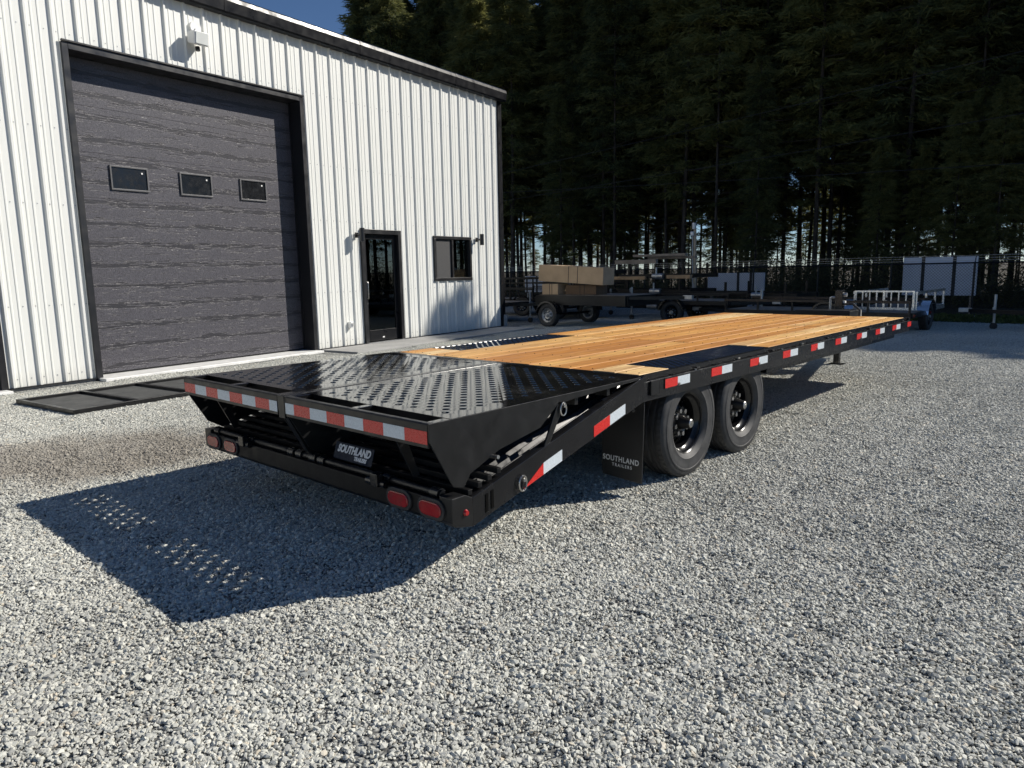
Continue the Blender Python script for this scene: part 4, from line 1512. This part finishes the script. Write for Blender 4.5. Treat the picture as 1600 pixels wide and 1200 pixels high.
# trailer that carries the boxes
BT = yard_trailer('box_carrying_trailer', 'black single axle trailer with silver wheels carrying cardboard boxes', (-8.95, 11.93, 0), math.radians(-90), 2.9, 1.55, .84, 0, rim=SRIM, depth=.26, axle=.29, jack=False, tongue=1.2)
yard_trailer('flat_trailer', 'black low flat trailer with pale edge strip in front of the stacked frames', (-7.35, 14.3, 0), math.radians(-84), 2.5, 1.5, .62, .80, 4, railm='black_satin', jack=True, tongue=.9)
yard_trailer('rail_trailer', 'dark trailer with high side rails half hidden behind the corner of the workshop', (-13.7, 15.3, 0), math.radians(-70), 3.4, 1.6, .55, 1.25, 5, steel='black_satin', mesh_side=True, rim=SRIMB)
yard_trailer('tilt_trailer', 'dark trailer with tall side rails between the boxes and the stacked frames', (-11.4, 14.4, 0), math.radians(-86), 2.6, 1.4, .66, 1.12, 5, mesh_side=True, rim=SRIM, tongue=.9)
yard_trailer('hitch_trailer', 'dark trailer with silver jack and hitch next to the workshop downspout', (-13.4, 12.2, 0), math.radians(-90), 2.8, 1.4, .58, .95, 4, steel='black_satin', tongue=.8)


def carton(name, label, c, size, rz, tilt=0.0):
    b = tag(empty(name, c, rz), label, 'cardboard box')
    b.rotation_euler = (0, tilt, rz)
    w, d, h = size
    MB().box(-w / 2, w / 2, -d / 2, d / 2, 0, h).build('carton_body', M['cardboard'], b, bevel=0.008)
    MB().box(-w / 2 - .002, w / 2 + .002, -.03, .03, h - .002, h + .002).build('packing_tape', M['timber_tan'], b)
    for t_ in (-.02, .12):
        MB().box(w * t_ - .008, w * t_ + .008, -d / 2 - .004, d / 2 + .004, -.004, h + .004).build('strap', M['rubber'], b)
    return b


carton('long_carton', 'long tilted cardboard box strapped on top of the black trailer', (-9.42, 11.62, 1.155), (2.15, .5, .44), 0, math.radians(3.2))
carton('small_carton', 'small square cardboard box under the left end of the long box', (-10.05, 11.55, .848), (.55, .45, .285), 0)
M['cardboard_shaded'] = simple('cardboard_shaded', (0.14, 0.09, 0.055), 0.85, 0, 0.12, 3, 0.05)  # cardboard darkened, the shade below the long box put into its colour
dc = carton('shaded_carton', 'brown box in shade under the right half of the long box', (-9.15, 11.75, .848), (1.0, .5, .25), 0)

for ch in dc.children:
    if ch.name.startswith('carton_body'): ch.data.materials[0] = M['cardboard_shaded']


def make_stack():
    lab = ['black trailer frame at the bottom of the stack by the pole', 'black trailer frame in the middle of the stack by the pole', 'black trailer frame at the top of the stack by the pole']
    spots = [(-9.2 + .05 * k, 15.9, .30 + .45 * k, -2 + 2 * k, lab[k], 'frames stacked by the pole') for k in range(3)]
    nm = ['lowest', 'second', 'third', 'topmost']
    spots += [(-13.6 + .07 * k, 17.4, .25 + .36 * k, 4 - 3 * k, nm[k] + ' black trailer frame in the stack behind the cardboard boxes', 'frames stacked behind the boxes') for k in range(4)]
    spots += [(-6.6 + .05 * k, 17.2, .25 + .36 * k, -3 + 3 * k, ('lower' if k == 0 else 'upper') + ' black trailer frame of the low stack right of the pole', 'frames of the low stack') for k in range(2)]
    for (sx_, sy_, z, rz_, lb_, gr_) in spots:
        t = tag(empty('stacked_frame', (sx_, sy_, z), math.radians(rz_)), lb_, 'trailer frame', gr_)
        hw, hl, hh = 1.25, .8, .12
        for y in (-hl, hl):
            MB().box(-hw, hw, y - .03, y + .03, 0, hh).build('frame_bar', M['black_satin'], t)
        for q in range(6):
            x = -hw + .05 + q * (2 * hw - .1) / 5
            MB().box(x - .025, x + .025, -hl + .03, hl - .03, .01, hh - .01).build('cross_bar', M['black_satin'], t)
        for x in (-.9, .9):
            for y in (-hl, hl):
                MB().box(x - .03, x + .03, y - .028, y + .028, hh, .44).build('upright', M['black_satin'], t)
        MB().cyl((-.05, -hl - .05, .06), (.30, -hl - .05, .06), .09, n=14).build('hub', M['galv'], t, smooth=True)
        MB().cyl((.1, -hl - .12, .02), (.1, -hl - .12, .32), .025, n=8).build('jack', M['galv'], t, smooth=True)
    for (x0, x1, y, z0, m, lab_) in ((-10.55, -9.55, 15.05, 1.16, 'timber_tan', 'tan timber beam on the left side of the stacked frames'),
                                     (-8.55, -7.85, 15.05, 1.19, 'timber_tan', 'short bright timber beam on the right side of the stacked frames'),
                                     (-10.45, -8.4, 15.2, 1.70, 'timber_grey', 'grey timber beam lying on the top stacked frame'),
                                     (-9.9, -7.95, 15.6, 1.78, 'timber_grey', 'longest grey timber beam at the top of the stack'),
                                     (-9.7, -8.1, 15.3, 1.845, 'timber_grey', 'short grey timber beam at the very top of the stack')):
        pass
    beams = [(-10.52, -9.35, 15.04, 1.165, .10, 'timber_tan', 'tan timber beam on the left half of the stacked frames'),
             (-8.62, -7.85, 15.04, 1.19, .10, 'timber_tan', 'short bright timber beam on the right half of the stacked frames'),
             (-10.45, -9.0, 15.06, 1.64, .12, 'timber_grey', 'grey timber beam at the upper left of the stacked frames'),
             (-9.55, -7.95, 15.5, 1.765, .075, 'timber_grey', 'weathered timber beam under the topmost beam of the stack'),
             (-9.95, -8.15, 15.3, 1.843, .075, 'timber_grey', 'topmost grey timber beam on the stacked frames')]
    for (x0, x1, y, z0, h, m, lab_) in beams:
        o = MB().box(-(x1 - x0) / 2, (x1 - x0) / 2, -.07, .07, 0, h).build('timber_beam', M[m], None, bevel=0.006)
        o.location = ((x0 + x1) / 2, y, z0)
        tag(o, lab_, 'timber beam', 'timbers on the stacked frames')


make_stack()

# power lines in front of the wood
def make_wires():
    W = [((-11.42, 6.24), (-1.03, 6.94), 'upper'), ((-11.39, 4.88), (-0.91, 5.36), 'middle'), ((-19.62, 4.89), (-6.35, 4.29), 'lower')]
    for (p0, p1, nm) in W:
        y = 22.0
        k = (y - CAM.y) / (20.0 - CAM.y)
        a = (CAM.x + (p0[0] - CAM.x) * k, CAM.z + (p0[1] - CAM.z) * k)
        b = (CAM.x + (p1[0] - CAM.x) * k, CAM.z + (p1[1] - CAM.z) * k)
        sl_ = (b[1] - a[1]) / (b[0] - a[0])
        pts = []
        for x in np.linspace(-48, 26, 38):
            z = a[1] + sl_ * (x - a[0])
            u = (x - (a[0] + b[0]) / 2) / 37
            pts.append((x, y, z + .35 * u * u))
        o = MB().tube(pts, .010, 5).build('power_line', M['rubber'])
        tag(o, {'upper': 'uppermost overhead wire crossing in front of the dark trees', 'middle': 'middle overhead wire crossing in front of the dark trees', 'lower': 'lowest overhead wire, sloping down to the right before the trees'}[nm], 'wire', 'overhead wires before the trees')


make_wires()


# ------------------------------------------------------------------ trees
def np_mesh(name, V, F, mat_):
    me = bpy.data.meshes.new(name)
    k = F.shape[1]
    me.vertices.add(len(V))
    me.vertices.foreach_set('co', V.astype(np.float32).reshape(-1))
    me.loops.add(F.size)
    me.loops.foreach_set('vertex_index', F.reshape(-1).astype(np.int32))
    me.polygons.add(len(F))
    me.polygons.foreach_set('loop_start', np.arange(0, F.size, k, dtype=np.int32))
    me.update(calc_edges=True)
    me.materials.append(mat_)
    return me


def crown_mesh(seed, h, base, rmax, nbr, nsp):
    R_ = np.random.default_rng(seed)
    t = R_.random(nbr) ** 0.62
    z0 = h * (base + (1 - base) * t)
    ln = rmax * ((1 - t) ** 0.55) * np.clip(.35 + t * 2.4, 0, 1) * R_.uniform(.5, 1.2, nbr) + .35
    az = R_.random(nbr) * 2 * np.pi
    rise = R_.uniform(-.10, .25, nbr)
    u = R_.random((nbr, nsp)) ** .7 * .92 + .08
    lat = R_.normal(0, .16, (nbr, nsp)) * ln[:, None] * (1.1 - u * .6)
    along = u * ln[:, None]
    x = np.cos(az)[:, None] * along - np.sin(az)[:, None] * lat
    y = np.sin(az)[:, None] * along + np.cos(az)[:, None] * lat
    z = z0[:, None] + rise[:, None] * along - .16 * along * u - np.abs(lat) * .25 + R_.normal(0, .09, u.shape)
    P_ = np.stack([x, y, z], -1).reshape(-1, 3)
    n = len(P_)
    d = np.stack([np.cos(az)[:, None] + R_.normal(0, .55, u.shape), np.sin(az)[:, None] + R_.normal(0, .55, u.shape), R_.normal(-.35, .35, u.shape)], -1).reshape(-1, 3)
    d /= np.linalg.norm(d, axis=1)[:, None]
    s = np.cross(d, R_.normal(size=(n, 3)))
    s /= np.linalg.norm(s, axis=1)[:, None]
    L_ = R_.uniform(.22, .55, n)[:, None]
    Wd = R_.uniform(.018, .055, n)[:, None]
    A = P_ - s * Wd
    B = P_ + s * Wd
    D = P_ + d * L_
    V = np.stack([A, B, D], 1).reshape(-1, 3)
    F = np.arange(n * 3).reshape(n, 3)
    return np_mesh('crown', V, F, M['conifer'])


def trunk_mesh(seed, h, r, base):
    R_ = np.random.default_rng(seed)
    mb = MB()
    n, m = 9, 9
    bend = R_.normal(0, .10, 2)
    rows = []
    for i in range(m):
        t = i / (m - 1)
        rr = r * (1 - .85 * t) * (1.35 if i == 0 else 1)
        cx, cy = bend * math.sin(t * 2.5)
        for k in range(n):
            a = 2 * math.pi * k / n
            rows.append((cx + math.cos(a) * rr, cy + math.sin(a) * rr, h * t * .98))
    fs_ = [(i * n + k, i * n + (k + 1) % n, (i + 1) * n + (k + 1) % n, (i + 1) * n + k) for i in range(m - 1) for k in range(n)]
    mb.add(rows, fs_)
    # limbs: dead snags below the crown, bearing limbs inside it
    for q in range(46):
        t = R_.uniform(.10, .93)
        a = R_.random() * 6.283
        dead = t < base
        ln = R_.uniform(.4, 1.5) if dead else (1 - t) * 3.0 + .4
        z = h * t
        rr = r * (1 - .85 * t)
        mb.cyl((math.cos(a) * rr * .5, math.sin(a) * rr * .5, z), (math.cos(a) * ln, math.sin(a) * ln, z + R_.uniform(-.25, .12) * ln), .035 if not dead else .022, .008, n=4, caps=False)
    me = mb.mesh('trunk')
    me.polygons.foreach_set('use_smooth', [True] * len(me.polygons))
    me.materials.append(M['bark'])
    return me


VAR = []
for i, (h, base, rmax, r) in enumerate(((22, .22, 2.8, .125), (22, .32, 2.6, .10), (22, .17, 3.0, .15), (22, .38, 2.5, .095), (22, .10, 2.7, .12))):
    VAR.append((h, crown_mesh(100 + i, h, base, rmax, 250, 90), trunk_mesh(200 + i, h, r, base)))

tree_n = 0


def plant(x, y, h, name='conifer_tree', label='tall dark conifer in the dense wood behind the yard fence', group='conifers of the wood behind the yard', var=None):
    global tree_n
    H0, cr, tr = VAR[tree_n % 5 if var is None else var]
    tree_n += 1
    s = h / H0
    sx = s * random.uniform(.9, 1.15)
    t = empty(name, (x, y, 0), random.uniform(0, 6.28))
    t.scale = (sx, sx, s)
    tag(t, label, 'tree', group)
    obj_from('trunk', tr, t)
    obj_from('crown', cr, t)


# rows of the wood; shadow tips must stay north of the deck (y - 1.143 h >= about 9)
rows = [(29.0, 2.5, 0.0), (31.5, 2.4, 1.3), (34.5, 2.4, .5), (37.5, 2.6, 1.8), (41.0, 2.8, .9), (45.0, 3.0, .2)]
for ri, (ry, stp, off) in enumerate(rows):
    x = -41.5 + off - ri * 1.0
    while x < 20:
        if x < -34: stp = min(stp, 2.0)
        px = x + random.uniform(-.9, .9)
        py = ry + random.uniform(-1.1, 1.1)
        lim = 7.6 if px < 8 else 10.5
        hmax = (py - lim) / 1.143
        h = min(hmax, random.uniform(17.0, 21.5))
        if px < -36: h = random.uniform(20.0, 23.5)
        if px > 8 and ri > 3: break
        plant(px, py, h)
        x += stp * random.uniform(.8, 1.25)


ORD = ['leftmost conifer top against the blue sky above the gutter', 'second conifer top from the left against the sky above the gutter', 'third conifer top from the left against the sky above the gutter']
clear = sorted((o for o in COL.objects if o.name.startswith('conifer_tree') and o.location.y < 36), key=lambda o: math.atan2(o.location.x - CAM.x, o.location.y - CAM.y))
for o, lb in zip(clear, ORD): o['label'] = lb
YL = 'young low-branched conifer under the tall trees behind the fence'
for k in range(44):
    px = random.uniform(-13, 5) if k < 30 else random.uniform(-30, -11)
    py = random.uniform(26.5, 40.0)
    plant(px, py, random.uniform(5.0, 11.0), 'young_conifer', YL, 'young conifers below the tall trees', var=4 if k % 3 else 2)
for k in range(34):
    plant(-52 + k * 1.75 + random.uniform(-.5, .5), random.uniform(48, 54), random.uniform(6.5, 11), 'far_conifer', 'low conifer at the far side of the wood, seen between trunks', 'low conifers beyond the trunks', var=4 if k % 2 else 2)


def scatter_leaves(name, n, fx, size, mat_, seed, label, cat):
    R_ = np.random.default_rng(seed)
    P_ = fx(R_, n)
    n = len(P_)
    d = R_.normal(size=(n, 3))
    d[:, 2] = np.abs(d[:, 2]) * .8
    d /= np.linalg.norm(d, axis=1)[:, None]
    s = np.cross(d, R_.normal(size=(n, 3)))
    s /= np.linalg.norm(s, axis=1)[:, None]
    L_ = R_.uniform(.6, 1.4, n)[:, None] * size
    A = P_
    B = P_ + d * L_ * .5 + s * L_ * .28
    C = P_ + d * L_
    D = P_ + d * L_ * .5 - s * L_ * .28
    V = np.stack([A, B, C, D], 1).reshape(-1, 3)
    me = np_mesh(name, V, np.arange(n * 4).reshape(n, 4), mat_)
    o = obj_from(name, me)
    tag(o, label, cat, kind='stuff')


def brush_pts(R_, n):
    # clumped mounds behind the fence, denser on the right
    m = 90
    cx = np.where(R_.random(m) < .7, R_.uniform(-18, 6, m), R_.uniform(-45, -18, m))
    cy = R_.uniform(22.5, 31, m)
    cr = R_.uniform(.8, 2.2, m)
    ch = R_.uniform(.5, 2.6, m) * np.where(cx > -14, 1.2, .6)
    k = R_.integers(0, m, n)
    a = R_.random(n) * 6.283
    r = np.sqrt(R_.random(n)) * cr[k]
    z = R_.random(n) ** .7 * ch[k] * np.sqrt(np.clip(1 - (r / cr[k]) ** 2, .05, 1))
    return np.stack([cx[k] + np.cos(a) * r, cy[k] + np.sin(a) * r, z], -1)


scatter_leaves('undergrowth', 110000, brush_pts, .085, M['brush'], 5, 'tangled brown green undergrowth below the trees behind the fence', 'undergrowth')


def grass_pts(R_, n):
    x = R_.uniform(-6, 8, n)
    y = 17.2 + R_.random(n) * 2.4
    return np.stack([x, y, np.zeros(n)], -1)


scatter_leaves('grass_verge', 9000, grass_pts, .11, M['grass'], 6, 'short grass strip along the foot of the fence', 'grass')
